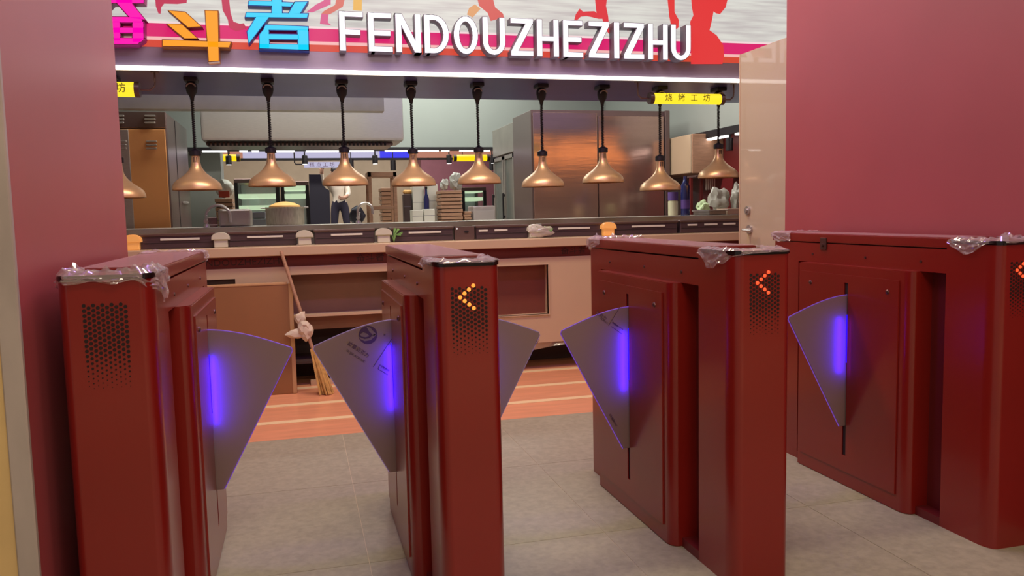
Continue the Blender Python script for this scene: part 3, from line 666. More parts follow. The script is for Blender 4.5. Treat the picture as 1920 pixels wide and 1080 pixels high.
# yellow tube signs hung under the soffit
def tube_sign(px0, px1, py, Y, r, body, label, text_px, size):
    a, c = P(px0, py, Y), P(px1, py, Y); z = (a.z+c.z)/2
    t = thing('tube_sign', label, 'sign', ((a.x+c.x)/2, Y, z-r), 'yellow tube signs under the header')
    obj('glowing_tube', MB().cyl((0, Y, z), r, a.x, c.x, 24, 'x'), 'yellow_glow', t)
    for xx, sd in ((a.x, -1), (c.x, 1)):
        obj('end_cap', MB().cyl((0, Y, z), r*1.06, *sorted((xx, xx+sd*.03)), 24, 'x'), 'steel_dark', t)
        pr = [(xx+sd*.03, Y, z), (xx+sd*.09, Y, z), (xx+sd*.115, Y, z+.02), (xx+sd*.12, Y, z+.05), (xx+sd*.12, Y, 2.055)]
        obj('hanger_pipe', MB().tube(pr, .006, 8), 'steel_dark', t)
        obj('hanger_rose', MB().cyl((xx+sd*.12, Y, 0), .025, 2.048, 2.062, 14), 'steel_dark', t)
    n = len(body); p0, p1 = P(text_px[0], py, Y-r).x, P(text_px[1], py, Y-r).x
    for i, ch in enumerate(body):
        bm = text_bm(ch, size, .001); place(bm, (p0+(p1-p0)*i/max(n-1, 1), Y-r-.0012, z), 0); obj('lettering', bm, 'ink', t, 0)
tube_sign(1224, 1349, 185.5, 5.62, .040, '烧烤工坊', 'yellow glowing tube sign by the cream door reading 烧烤工坊', (1254, 1325), .058)
tube_sign(120, 253, 167, 5.62, .046, '烧烤工坊', 'yellow glowing tube sign cut off by the left red wall', (145, 226), .062)

# heat lamps
LAMPS = [(225, 370, 'half hidden by the red wall on the left'), (370, 355, 'over the left end of the counter, before the tall oven'), (511, 348, 'over the straw-lidded pot'), (648, 346, 'in front of the person in the white shirt'), (776, 347, 'over the white cartons'), (899, 343, 'over the tray stack'), (1018, 349, 'before the left edge of the steel fridge'), (1131, 341, 'before the gap between the two fridge doors'), (1238, 356, 'lowest one, under the yellow tube sign'), (1347, 332, 'nearest the cream door')]
prof = [(.158, 0), (.160, .006), (.158, .022), (.150, .044), (.128, .066), (.095, .088), (.066, .112), (.046, .136), (.034, .160), (.028, .190), (.026, .232)]
LYY = 5.88
root0 = None
def lamp_parts(x, z, label):
    global root0
    tt = thing('heat_lamp', 'copper heat lamp '+label, 'lamp', (x, LYY, z), 'row of copper heat lamps over the counter')
    if root0 is None:
        s_ = MB().lathe(prof, (x, LYY, z), 36, caps=False); inner = MB().lathe([(r-.004, h+.002) for r, h in prof], (x, LYY, z), 36, caps=False)
        s_.bm.verts.ensure_lookup_table(); me = bpy.data.meshes.new('i'); inner.bm.to_mesh(me); s_.bm.from_mesh(me)
        sh = obj('shade', s_, 'copper', tt)
        for a in (-.35, 0, .35): obj('neck_slot', MB().box(x+.026*math.sin(a)-.002, x+.026*math.sin(a)+.002, LYY-.029, LYY-.02, z+.185, z+.22), 'black', sh)
        obj('cap', MB().lathe([(.030, .228), (.038, .232), (.038, .262), (.030, .266), (.012, .275)], (x, LYY, z), 20), 'rubber', tt)
        obj('bulb', MB().ball((x, LYY, z+.075), .045, (1, 1, 1.2)), 'lid', tt)
        top_z = 1.93; L = top_z-(z+.27); n = 230; pts = [(x+.007*math.cos(i*.75), LYY+.007*math.sin(i*.75), z+.27+L*i/n) for i in range(n+1)]
        cd_ = obj('coil_cord', MB().tube(pts, .0055, 5), 'rubber', tt); cd_['h'] = L
        obj('ceiling_cup', MB().lathe([(.012, 1.915), (.016, 1.94), (.032, 1.965), (.038, 1.995), (.036, 2.02), (.02, 2.035)], (x, LYY, 0), 18).box(x-.042, x+.042, LYY-.06, LYY+.06, 2.035, 2.0625, .004), 'rubber', tt)
        obj('hook_ring', MB().tube([(x+.028*math.cos(a), LYY-.036, 2.0+.022*math.sin(a)) for a in [PI*i/10 for i in range(11)]], .005, 6), 'steel', tt)
        root0 = (tt, x, z, L); return
    r0, x0, z0, L0 = root0
    for ch in list(r0.children):
        c = ch.copy(); COL.objects.link(c); c.parent = tt
        if ch.name.startswith('coil_cord'):
            k = (1.93-(z+.27))/L0; c.scale = (1, 1, k); c.location = (0, 0, .27-.27*k)
        if ch.name.startswith('ceiling_cup') or ch.name.startswith('hook_ring'): c.location = (0, 0, z0-z)
        for g in ch.children: d = g.copy(); COL.objects.link(d); d.parent = c
for px, yb, lb in LAMPS:
    q = P(px, yb, LYY-.16); q2 = P(px, yb, LYY); lamp_parts(q2.x, q.z, lb)

# cream door leaf standing open at the right
dl = struct('door_1', MB().box(2.65, 2.695, 3.62, 4.51, .005, 2.045, .003), 'door')
obj('door_edge', MB().box(2.648, 2.697, 4.505, 4.516, .005, 2.045), 'cream', dl)
ly, lz = 4.40, 1.099
obj('lock', MB().cyl((2.65, 4.41, lz), .026, -.012, .001, 20, 'x').cyl((2.65, 4.41, lz), .013, -.022, -.01, 14, 'x'), 'steel', dl)
obj('handle', MB().cyl((2.65, 4.39, .985), .027, -.012, .001, 20, 'x').tube([(2.645, 4.39, .983), (2.60, 4.39, .983), (2.594, 4.37, .983), (2.594, 4.28, .979)], .009, 8), 'steel', dl)

# ================================================================== kitchen behind the counter
struct('wall_kitchen_left', MB().box(-3.0, -2.9, 5.9, 10.5, 0, 3.5), 'bulk')
struct('wall_kitchen_right', MB().box(4.25, 4.35, 5.9, 10.5, 0, 3.5), 'red_dark')
kr = bpy.data.objects['wall_kitchen_right']
obj('upper_bulkhead', MB().box(4.13, 4.26, 5.9, 10.5, P(1388, 250, 6.95).z+.07, 3.5), 'bulk', kr)
struct('trim_5', MB().box(-3, 4.35, 10.5, 10.7, P(640, 281, 10.5).z, 3.5), 'bulk')
kx = lambda px: P(px, 400, 6.3).x
rc_ = thing('rear_counter', 'steel worktop counter behind the warming units', 'counter', (1.2, 6.6, 0))
obj('worktop', MB().box(-2.4, 4.0, 6.22, 7.05, 1.02, 1.06, .004), 'steel_top', rc_)
obj('base', MB().box(-2.4, 4.0, 6.30, 7.0, 0, 1.02), 'steel_dull', rc_)
ic = thing('island_counter', 'steel island counter further back in the kitchen', 'counter', (1.0, 9.3, 0))
obj('worktop', MB().box(-1.0, 2.3, 8.7, 9.9, .97, 1.01, .004), 'steel_top', ic); obj('base', MB().box(-.9, 2.2, 8.8, 9.8, 0, .97), 'steel_dull', ic)

# oven at the left
ov = thing('oven', 'tall steel oven with a copper-toned louvred door at the left', 'oven', (-1.3, 7.9, 0))
ox1 = P(318, 330, 7.3).x; oz = P(280, 209, 7.3).z; ox0 = ox1-.95
obj('body', MB().box(ox0, ox1, 7.3, 8.6, .0, oz, .01), 'steel_dark', ov)
zd = P(280, 243, 7.3).z
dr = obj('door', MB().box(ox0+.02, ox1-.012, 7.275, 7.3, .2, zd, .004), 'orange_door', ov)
obj('top_panel', MB().box(ox0+.005, ox1-.004, 7.285, 7.302, zd+.012, oz-.004, .003), 'steel_dark', ov)
obj('door_band', MB().box(ox0+.02, P(246, 330, 7.27).x, 7.262, 7.278, .2, zd-.004, .003), 'steel', dr)
for (px, py) in ((222, 217), (281, 217), (227, 265), (284, 265)):
    for k in range(3):
        q = P(px, py+k*6.5, 7.27); obj('louvre', MB().box(q.x-.042, q.x+.042, 7.258, 7.29, q.z-.008, q.z+.006, .004), 'steel', ov)
obj('side_seam', MB().box(ox1-.002, ox1+.003, 7.78, 7.80, .1, oz-.02), 'black', ov)
obj('side_handle', MB().box(ox1, ox1+.02, 8.0, 8.3, P(352, 380, 8.1).z-.01, P(352, 380, 8.1).z+.01, .004), 'steel', ov)
# extractor hood
hd_ = thing('extractor_hood', 'long steel extractor hood over the cooking line', 'hood', (.3, 8.5, 1.85))
hx0, hx1 = P(376, 240, 8.0).x, P(757, 240, 8.0).x; hz0, hz1 = P(560, 264, 8.0).z, P(560, 187, 8.0).z
obj('canopy', MB().box(hx0, hx1, 8.0, 8.6, hz0, hz1+.25, .03, 2), 'steel', hd_)
obj('lower_lip', MB().box(hx0+.03, hx1-.1, 8.08, 8.55, P(560, 280, 8.5).z, hz0, .012), 'steel_dark', hd_)
for xx in (hx0+.3, hx1-.3): obj('duct', MB().cyl((xx, 8.3, 0), .14, hz1+.2, 3.5, 20), 'steel', hd_)
fx = MB(); n = 44
for i in range(n):
    x = hx0+.05+(hx1-hx0-.2)*i/n; fx.box(x, x+.018, 8.055, 8.09, P(560, 273, 8.06).z, hz0-.004)
obj('filter_slats', fx, 'black', hd_)['kind'] = 'stuff'
struct('trim_6', MB().box(-2.9, P(720, 195, 7.0).x, 7.0, 7.14, P(400, 205, 7.0).z, P(400, 180, 7.0).z+.25), 'steel_top')
struct('trim_7', MB().box(-2.9, 4.25, 10.3, 10.5, P(640, 281, 10.3).z-.0, P(640, 276, 10.3).z), 'black')

# fridge with steel doors facing the counter and glass doors on its left flank
fr = thing('steel_fridge', 'double-door stainless steel fridge facing the counter', 'fridge', (3.1, 8.2, 0))
f0, fm, f1 = P(999, 330, 8.0).x, P(1122, 330, 8.0).x, P(1250, 330, 8.0).x; fz = P(1100, 206, 8.0).z
obj('body', MB().box(f0, f1, 8.03, 8.75, 0, fz, .006), 'steel_dark', fr)
obj('door', MB().box(f0+.012, fm-.006, 8.0, 8.03, .12, fz-.03, .006, 2), 'steel_door', fr)
obj('door', MB().box(fm+.006, f1-.03, 8.0, 8.03, .12, fz-.06, .006, 2), 'steel_door', fr)
obj('post', MB().box(f1-.02, f1+.03, 7.98, 8.03, 0, fz, .004), 'steel_dark', fr)
gf = thing('display_fridge', 'grey fridge with two glass doors set side-on left of the steel doors', 'fridge', (2.85, 9.3, 0))
gx = f0+.01; gz = fz-.04
obj('body', MB().box(gx+.03, gx+.70, 8.78, 9.75, 0, gz, .006), 'steel_dark', gf)
obj('head_panel', MB().box(gx, gx+.03, 8.78, 9.75, gz-.32, gz, .004), 'steel_dull', gf)
for a, c in ((8.79, 9.24), (9.27, 9.74)):
    d_ = MB()
    for s_ in ((a, c, gz-.38, gz-.34), (a, c, .1, .2), (a, a+.05, .1, gz-.34), (c-.05, c, .1, gz-.34)): d_.box(gx, gx+.03, *s_)
    g_ = obj('door', d_, 'steel_dull', gf); obj('pane', MB().box(gx+.012, gx+.016, a+.05, c-.05, .2, gz-.38), 'glass', g_)
    obj('door_handle', MB().box(gx-.03, gx-.012, c-.035, c-.02, 1.05, 1.35, .004).box(gx-.015, gx, c-.033, c-.022, 1.06, 1.09).box(gx-.015, gx, c-.033, c-.022, 1.31, 1.34), 'black', g_)
for z in (.55, .85, 1.15, 1.4): obj('shelf', MB().box(gx+.035, gx+.6, 8.8, 9.72, z, z+.012), 'steel', gf)

# sink corner: tap, steel block, pot
def gooseneck(x, Y, h, reach, label):
    t = thing('gooseneck_tap', label, 'tap', (x, Y, 1.06))
    r = reach/2; pts = [(x, Y, 1.06), (x, Y, 1.06+h-r)]+[(x+r-r*math.cos(a), Y, 1.06+h-r+r*math.sin(a)) for a in [PI*i/12 for i in range(1, 12)]]+[(x+reach, Y, 1.06+h-r*1.5)]
    obj('spout', MB().tube(pts, .011, 10), 'steel', t); obj('base', MB().cyl((x, Y, 0), .024, 1.06, 1.085, 16, r2=.018), 'steel', t)
    obj('lever', MB().cyl((x, Y, 1.105), .016, -.035, .0, 12, 'y').tube([(x, Y-.03, 1.105), (x+.012, Y-.05, 1.15)], .005, 6), 'steel', t)
ya = 6.55
za = P(405, 385, ya).z-1.06
gooseneck(P(387, 420, ya).x, ya, za, .175, 'steel gooseneck tap on the rear counter beside the steel block')
gooseneck(P(672, 418, 6.8).x, 6.8, P(684, 381, 6.8).z-1.06, .12, 'small steel gooseneck tap near the brown rack')
sb = thing('steel_container', 'plain steel container with rounded corners beside the gooseneck tap', 'container', (P(440, 430, 6.6).x, 6.75, 1.06))
q = P(440, 392, 6.6); a, c = P(409, 410, 6.6).x, P(470, 410, 6.6).x
obj('shell', MB().box(a, c, 6.6, 6.9, 1.06, q.z, .022, 4), 'steel_dull', sb); obj('rim', MB().box(a+.03, c-.004, 6.594, 6.905, q.z-.02, q.z-.008, .003), 'steel', sb)
sn = thing('wire_caddy', 'small mesh caddy hanging beside the gooseneck tap', 'caddy', (P(398, 420, 6.62).x, 6.62, 1.06))
a, c = P(390, 415, 6.62).x, P(407, 415, 6.62).x
obj('basket', MB().box(a, c, 6.62, 6.68, 1.06, P(398, 408, 6.62).z, .003), 'steel_dark', sn); obj('rim', MB().box(a-.004, c+.004, 6.615, 6.685, 1.075, 1.082), 'steel', sn)
pw = P(535, 424, 6.7); pr_ = (P(572, 410, 6.7).x-P(498, 410, 6.7).x)/2; pz = P(535, 388, 6.7).z
pt_ = thing('steamer_pot', 'wide steel pot with a domed straw-coloured lid', 'pot', (pw.x, 6.85, 1.06))
obj('pot', MB().lathe([(pr_*.97, 1.06), (pr_, 1.075), (pr_, pz-.012), (pr_*1.04, pz-.006), (pr_*1.04, pz)], (pw.x, 6.85, 0), 40), 'basket', pt_)
obj('lid', MB().lathe([(pr_*.82, pz), (pr_*.80, pz+.012), (pr_*.5, pz+.034), (pr_*.15, pz+.044), (.01, pz+.045)], (pw.x, 6.85, 0), 36), 'lid', pt_)
for sd in (-1, 1): obj('handle', MB().tube([(pw.x+sd*pr_, 6.80, 1.2), (pw.x+sd*(pr_+.03), 6.80, 1.2), (pw.x+sd*(pr_+.03), 6.9, 1.2), (pw.x+sd*pr_, 6.9, 1.2)], .006, 6), 'steel', pt_)

# rack, cartons and trays on the island
rk = thing('tray_rack', 'brown two-tier wooden rack standing on the island', 'rack', (P(718, 400, 8.8).x, 8.95, 1.01))
a, c = P(692, 400, 8.8).x, P(746, 400, 8.8).x; zt_ = P(718, 322, 8.8).z
for xx in (a, c-.04):
    for yy in (8.8, 9.06): obj('post', MB().box(xx, xx+.04, yy, yy+.035, 1.01, zt_, .004), 'wood', rk)
obj('top_board', MB().box(a, c, 8.8, 9.095, zt_-.055, zt_, .004), 'wood', rk)
zm = P(718, 390, 8.8).z; obj('shelf_board', MB().box(a+.04, c-.04, 8.8, 9.095, zm-.015, zm+.02, .004), 'wood', rk)
def crate(px0, px1, yt, Y, n, label, zb_=1.01):
    a, c = P(px0, 400, Y).x, P(px1, 400, Y).x; zt = P((px0+px1)/2, yt, Y).z
    t = thing('tray_stack', label, 'trays', ((a+c)/2, Y+.15, zb_), 'stacks of slatted trays')
    for k in range(n):
        z0 = zb_+(zt-zb_)*k/n; z1 = zb_+(zt-zb_)*(k+1)/n
        obj('tray', MB().box(a+.006*(k % 2), c-.004*((k+1) % 2), Y+.004*(k % 3), Y+.3, z0+.006, z1-.001, .004), 'wood', t); obj('gap', MB().box(a+.012, c-.012, Y+.02, Y+.29, z0, z0+.006), 'brown_dark', t)
crate(827, 868, 357, 9.0, 9, 'tall stack of slatted wooden trays below two white bundles')
crate(870, 884, 396, 9.0, 4, 'low stack of trays beside the wrapped tub')
crate(716, 738, 352, 9.35, 9, 'stack of pale trays seen through the brown rack')
crate(404, 438, 372, 9.3, 7, 'stack of slatted trays topped with a red label, by the pale pillar')
def carton(px0, px1, yt, yb, Y, d, label, m='white', name='carton', cat='box', grp=None):
    k = MB(); pxbox(k, px0, px1, yt, yb, Y, d, .004); o = obj(name, k, m); tag(o, label, cat, grp); return o
G = 'white cartons on the island'
def stand(px0, px1, yt, Y, d, label, z0=1.01, m='white', grp=G, tape='ret_grey', name='carton', cat='box'):
    a, c = P(px0, 390, Y).x, P(px1, 390, Y).x; zt = P((px0+px1)/2, yt, Y).z
    t = thing(name, label, cat, ((a+c)/2, Y+d/2, z0), grp)
    obj('box', MB().box(a, c, Y, Y+d, z0, zt, .003), m, t); obj('seam', MB().box(a-.001, c+.001, Y-.001, Y+.01, zt-(zt-z0)*.42, zt-(zt-z0)*.42+.004), tape, t); return zt
c1z = stand(773, 793, 394, 9.05, .2, 'low white carton at the left of the pair under the heat lamp'); c2z = stand(795, 815, 392, 9.05, .2, 'low white carton at the right of the pair under the heat lamp')
stand(775, 797, 350, 9.35, .2, 'tall white carton at the back, left of the dark bottle')
stand(804, 822, 346, 9.35, .2, 'tall white carton at the back, right of the dark bottle')
bt = thing('dark_bottle', 'tall dark bottle standing between two white cartons', 'bottle', (P(800, 390, 9.3).x, 9.3, 1.01))
obj('glass', MB().lathe([(.030, 1.01), (.032, 1.03), (.032, 1.30), (.014, 1.36), (.013, 1.41)], (P(800, 390, 9.3).x, 9.3, 0), 18), 'bluebottle', bt); obj('cap', MB().cyl((P(800, 390, 9.3).x, 9.3, 0), .016, 1.41, 1.44, 12), 'black', bt)
stand(758, 772, 364, 9.4, .15, 'dark crate holding oranges beside the tall cartons', m='brown_dark', grp=None, name='fruit_crate', cat='crate')
og = MB()
oz_ = P(765, 364, 9.4).z
for k in range(4):
    o_ = MB().ball((P(761+k*3, 364, 9.4).x, 9.46, oz_+.025), .027); tag(obj('orange', o_, 'lid'), ['leftmost', 'second from left', 'third from left', 'rightmost'][k]+' of the oranges lying on the dark crate', 'fruit', 'oranges on the dark crate')
for (px, py, r, lb) in ((834, 345, .055, 'white bundle at the left on the tall tray stack'), (855, 334, .078, 'big white bundle at the right on the tall tray stack')):
    zz = P(848, 357, 9.0).z; tag(obj('bundle', MB().ball((P(px, py, 9.1).x, 9.15, zz+r*.78), r, (.85, .8, 1.1), 3, .6, px).rest(zz+.002), 'bagwhite'), lb, 'bundle')
tb = thing('wrapped_tub', 'clear plastic-wrapped tub of blue and white goods at the right end of the island', 'tub', (P(903, 400, 9.0).x, 9.1, 1.01))
a, c = P(888, 400, 9.0).x, P(928, 400, 9.0).x; zt_ = P(905, 386, 9.0).z
obj('tub', MB().box(a, c, 9.0, 9.3, 1.01, zt_-.05, .008), 'greytrans', tb); obj('goods', MB().box(a+.03, a+.09, 9.03, 9.2, zt_-.05, zt_-.012, .01).box(a+.12, c-.02, 9.03, 9.2, zt_-.05, zt_-.02, .01), 'bluebottle', tb)
obj('wrap', MB().box(a-.005, c+.005, 8.99, 9.31, 1.012, zt_, .02, 2), 'film2', tb)
rl = thing('label_card', 'white bag with a red label on the tray stack by the pillar', 'bag', (P(421, 372, 9.3).x, 9.4, P(421, 372, 9.3).z))
zz = P(421, 372, 9.3).z; xx = P(421, 372, 9.3).x
obj('bag', MB().ball((xx, 9.42, zz+.09), .1, (.95, .7, .9), 3, .4, 5).rest(zz+.002), 'white', rl); obj('label', MB().box(xx-.06, xx+.05, 9.335, 9.345, zz+.01, zz+.08, .002), 'redlabel', rl)

# right corner of the kitchen
cb = thing('wall_cupboard', 'light wood wall cupboard right of the steel fridge', 'cupboard', (4.1, 8.0, 1.5))
zc0, zc1 = P(1280, 328, 7.9).z, P(1280, 275, 7.9).z
obj('carcass', MB().box(3.90, 4.25, 7.55, 8.9, zc0, zc1+.1, .004), 'wood', cb)
for a, c in ((7.555, 8.2), (8.21, 8.89)): obj('door', MB().box(3.88, 3.90, a, c, zc0+.005, zc1+.095, .003), 'cream', cb)
tr = thing('track_light', 'black ceiling track with white light bars along the right kitchen wall', 'light', (4.1, 7.8, 2.2))
tz = P(1388, 250, 6.95).z
obj('rail', MB().box(4.05, 4.12, 6.3, 9.0, tz+.005, tz+.08), 'black', tr)
for a, c in ((6.5, 7.0), (7.2, 7.55), (7.75, 8.3)): obj('light_bar', MB().box(4.06, 4.11, a, c, tz-.012, tz+.006), 'led_white', tr)
for yy in (7.1, 7.65): obj('spot', MB().cyl((4.06, yy, 0), .035, tz-.15, tz-.03, 16).box(4.055, 4.07, yy-.006, yy+.006, tz-.04, tz+.01), 'black', tr)
bo = thing('tall_bottle', 'tall dark blue bottle at the right end of the rear counter', 'bottle', (P(1285, 395, 6.7).x, 6.7, 1.06))
x = P(1285, 395, 6.7).x; zt_ = P(1285, 330, 6.7).z
obj('glass', MB().lathe([(.040, 1.06), (.042, 1.08), (.042, zt_-.09), (.018, zt_-.04), (.016, zt_)], (x, 6.7, 0), 20), 'bluebottle', bo)
obj('highlight_label', MB().lathe([(.0425, 1.12), (.0425, 1.2)], (x, 6.7, 0), 20, caps=False), 'purple', bo)  # purple band round the bottle
jr = thing('spice_jar', 'pale jar of dried goods with a purple lid beside the tall blue bottle', 'jar', (P(1262, 395, 6.75).x, 6.75, 1.06))
x = P(1262, 395, 6.75).x; zt_ = P(1262, 378, 6.75).z
obj('glass', MB().lathe([(.042, 1.06), (.045, 1.07), (.045, zt_), (.04, zt_+.01)], (x, 6.75, 0), 20), 'jar', jr); obj('lid', MB().cyl((x, 6.75, 0), .046, zt_+.01, zt_+.085, 20), 'purple', jr)
bx_ = thing('steel_pan', 'dull steel pan on the rear counter below the white bags', 'pan', (P(1345, 402, 6.5).x, 6.6, 1.06))
a, c = P(1330, 400, 6.45).x, P(1362, 400, 6.45).x
obj('pan', MB().box(a, c, 6.45, 6.75, 1.06, P(1345, 394, 6.45).z, .012, 3), 'steel_dull', bx_); obj('rim', MB().box(a-.01, c+.01, 6.44, 6.76, P(1345, 396, 6.45).z, P(1345, 393, 6.45).z, .003), 'steel', bx_)
zz = P(1345, 393, 6.45).z
crn = tag(obj('carton', MB().box(P(1364, 400, 6.5).x, P(1392, 400, 6.5).x, 6.5, 6.7, 1.06, P(1375, 391, 6.5).z, .004), 'cream'), 'cream carton with brown seams at the end of the rear counter', 'box')
def sack(px, py, Y, r, sc, m, label, seed, z0):
    q = P(px, py, Y); t = thing('plastic_bag', label, 'bag', (q.x, Y, z0), 'plastic bags at the right of the rear counter')
    obj('bag', MB().ball((q.x, Y, z0+r*sc[2]*.92), r, sc, 3, .55, seed).rest(z0+.002), m, t); obj('knot', MB().lathe([(.008, 0), (.022, .03), (.012, .05)], (q.x+.01, Y, z0+r*sc[2]*1.75), 8), m, t)
sack(1347, 365, 6.95, .105, (1.0, .6, .98), 'bagwhite', 'large crumpled white bag by the cream door', 3, 1.06)
sack(1382, 360, 6.88, .10, (.62, .6, 1.25), 'bagwhite', 'tall white bag tight against the cream door', 8, 1.06)
sack(1318, 380, 6.86, .062, (.95, .7, .85), 'greenlight', 'small bag of pale greens left of the white bags', 5, 1.06)
sh = thing('utensil_shelf', 'dark shelf frame with hanging strips behind the white bags', 'shelf', (P(1330, 350, 7.2).x, 7.2, 0))
a, c = P(1297, 350, 7.2).x, P(1390, 350, 7.2).x; zt_ = P(1320, 333, 7.2).z
for xx in (a, P(1316, 350, 7.2).x, c): obj('post', MB().box(xx-.012, xx+.012, 7.2, 7.23, 0, zt_), 'red_dark', sh)
obj('top_shelf', MB().box(a, c, 7.12, 7.35, zt_, zt_+.02, .003), 'steel_dark', sh)
for k in range(5):
    xx = P(1324+k*4, 350, 7.18).x; obj('hanging_strip', MB().box(xx-.006, xx+.006, 7.18, 7.185, zt_-.12, zt_), 'steel', sh)

# ================================================================== far hall
struct('wall_far', MB().box(-6, 12, 19.5, 19.7, 0, 3.5), 'tan')
rw = P(790, 320, 18.9).x
M['far_red'] = mat('muted_red_wall', '84505a', .6, var=.05)
struct('trim_8', MB().box(rw, 12, 18.9, 19.5, 0, 3.5), 'far_red')
struct('wall_far_left', MB().box(-6.1, -6, 10.7, 19.7, 0, 3.5), 'bulk'); struct('wall_far_right', MB().box(12, 12.1, 10.7, 19.7, 0, 3.5), 'bulk')
struct('trim_9', MB().box(P(352, 350, 10.7).x, P(416, 350, 10.7).x, 10.7, 11.1, 0, 3.5), 'bulk')
FY = 16.0
fb = thing('lit_fascia', 'glowing lavender, blue and peach fascia band across the far hall', 'sign', (1.0, FY, 2.3))
for (x0, x1, m) in ((380, 455, 'peach'), (455, 712, 'lav'), (712, 770, 'blue_glow'), (770, 850, 'peach'), (850, 945, 'peach')):
    k = MB(); pxbox(k, x0, x1, 282.5, 296, FY, .1); obj('light_panel', k, m, fb)
k = MB(); pxbox(k, 380, 945, 296, 300, FY, .12); obj('lower_trim', k, 'black', fb)
k = MB(); pxbox(k, 380, 945, 266, 282.5, FY, .3); obj('upper_box', k, 'steel_dark', fb)
for px in (400, 560, 760, 920): obj('hanger', MB().cyl((P(px, 270, FY).x, FY+.15, 0), .02, P(px, 268, FY).z, 3.5, 8), 'black', fb)
for px0, px1, lb in ((378, 450, 'yellow glowing tube in the far hall, left of the lavender panels'), (850, 918, 'yellow glowing tube in the far hall, under the peach panels')):
    Y = 13.0; a, c = P(px0, 296, Y), P(px1, 296, Y); t = thing('tube_light', lb, 'light', ((a.x+c.x)/2, Y, a.z-.05), 'yellow tubes in the far hall')
    obj('tube', MB().cyl((0, Y, (a.z+c.z)/2), .052, a.x, c.x, 18, 'x'), 'yellow_deep', t)
    for xx in (a.x, c.x-.05): obj('end_cap', MB().cyl((0, Y, (a.z+c.z)/2), .056, xx, xx+.05, 18, 'x'), 'brown_dark', t)
    for xx in (a.x+.15, c.x-.15): obj('hanger', MB().cyl((xx, Y, 0), .006, a.z+.04, 3.5, 6), 'black', t)
Y = 14.0
sg2 = thing('hanging_sign', 'small lavender glowing sign reading 糕点工坊 above the black upright panel', 'sign', (P(603, 309, Y).x, Y, P(603, 314, Y).z))
k = MB(); pxbox(k, 570, 637, 303.5, 314, Y, .05, .004); obj('light_box', k, 'lav', sg2)
bm = text_bm('糕 点 工 坊', .082, .001); q = P(604, 309, Y); place(bm, (q.x, Y-.002, q.z), 0, 1.05); obj('lettering', bm, 'ink_purple', sg2, 0)
q0 = P(570, 308, Y); obj('bracket', MB().tube([(q0.x, Y+.02, q0.z), (q0.x-.13, Y+.02, q0.z), (q0.x-.15, Y+.02, q0.z+.03), (q0.x-.15, Y+.02, 3.5)], .012, 6), 'black', sg2)
# track with spots along the bulkhead
tk = thing('spot_track', 'black track of white light bars and spots along the bulkhead bottom', 'light', (.8, 10.35, 2.0))
tz = P(640, 282, 10.25).z
obj('rail', MB().box(P(378, 282, 10.25).x, P(932, 282, 10.25).x, 10.22, 10.3, tz-.002, tz+.03), 'black', tk)
for x0, x1 in ((379, 425), (449, 464), (472, 485), (517, 552), (574, 637), (655, 700), (722, 770), (776, 822), (828, 842), (862, 890), (906, 918)):
    obj('light_bar', MB().box(P(x0, 280, 10.25).x, P(x1, 280, 10.25).x, 10.235, 10.285, tz-.016, tz-.001), 'led_white', tk)
for px in (428, 571, 703, 842, 925):
    x = P(px, 290, 10.25).x; s_ = obj('spot', MB().lathe([(.030, tz-.165), (.034, tz-.16), (.034, tz-.065), (.020, tz-.055)], (x, 10.26, 0), 16).cyl((x, 10.26, 0), .008, tz-.06, tz, 8), 'black', tk)
    obj('lens', MB().cyl((x, 10.26, 0), .028, tz-.168, tz-.164, 16), 'led_white', s_)
for i, (px, py) in enumerate(((404, 313), (658, 308), (737, 310), (922, 310))):
    Y = 15.0; q = P(px, py, Y); t = thing('pendant_spot', 'black cylindrical pendant spot in the far hall, '+['before the pale pillar', 'behind the fourth heat lamp', 'above the brown rack', 'beside the display fridge'][i], 'light', (q.x, Y, q.z-.08), 'black pendant spots in the far hall')
    obj('can', MB().cyl((q.x, Y, 0), .05, q.z-.09, q.z+.09, 16), 'black', t); obj('rod', MB().cyl((q.x, Y, 0), .008, q.z+.09, 3.5, 8), 'black', t)

# glass display cases
def case(px0, px1, yt, Y, d, label, shelves, red=False):
    a, c = P(px0, 370, Y).x, P(px1, 370, Y).x; zt = P((px0+px1)/2, yt, Y).z
    t = thing('display_case', label, 'display case', ((a+c)/2, Y+d/2, 0), 'glass display cases in the far hall')
    obj('base', MB().box(a, c, Y, Y+d, 0, .80, .005), 'steel_dark', t); obj('crown', MB().box(a, c, Y, Y+d, zt-.06, zt, .005), 'steel_dark', t)
    for xx in (a, c-.05):
        for yy in (Y, Y+d-.05): obj('post', MB().box(xx, xx+.05, yy, yy+.05, .80, zt-.06), 'black', t)
    obj('pane', MB().box(a+.05, c-.05, Y+.02, Y+.026, .8, zt-.06), 'glass', t)
    obj('back_panel', MB().box(a+.05, c-.05, Y+d-.03, Y+d-.02, .8, zt-.06), 'greytrans', t)
    for py in shelves:
        z = P((px0+px1)/2, py, Y).z; obj('lit_shelf', MB().box(a+.05, c-.05, Y+.05, Y+d-.05, z-.03, z+.03), 'shelf_glow', t)
case(440, 524, 335, 12.6, .8, 'glass display case with pale green lit shelves behind the steel container', (367, 389))
case(527, 580, 340, 12.6, .8, 'narrow lit display case behind the straw-lidded pot', (352, 367))
case(866, 912, 351, 13.0, .7, 'short display case with bright shelves below the sixth heat lamp', (357, 373))
for i, px in enumerate((484, 492)):
    q = P(px, 404, 10.9)
pb = tag(obj('boxed_goods', MB().box(P(472, 410, 8.9).x, P(499, 410, 8.9).x, 8.9, 9.2, 1.01, P(485, 411, 8.9).z, .004).box(P(473, 405, 8.9).x, P(498, 405, 8.9).x, 8.92, 9.18, P(485, 410, 8.9).z, P(485, 397, 8.9).z, .02, 2), 'greytrans'), 'blue-grey packet on a pale carton left of the steamer pot', 'packet')
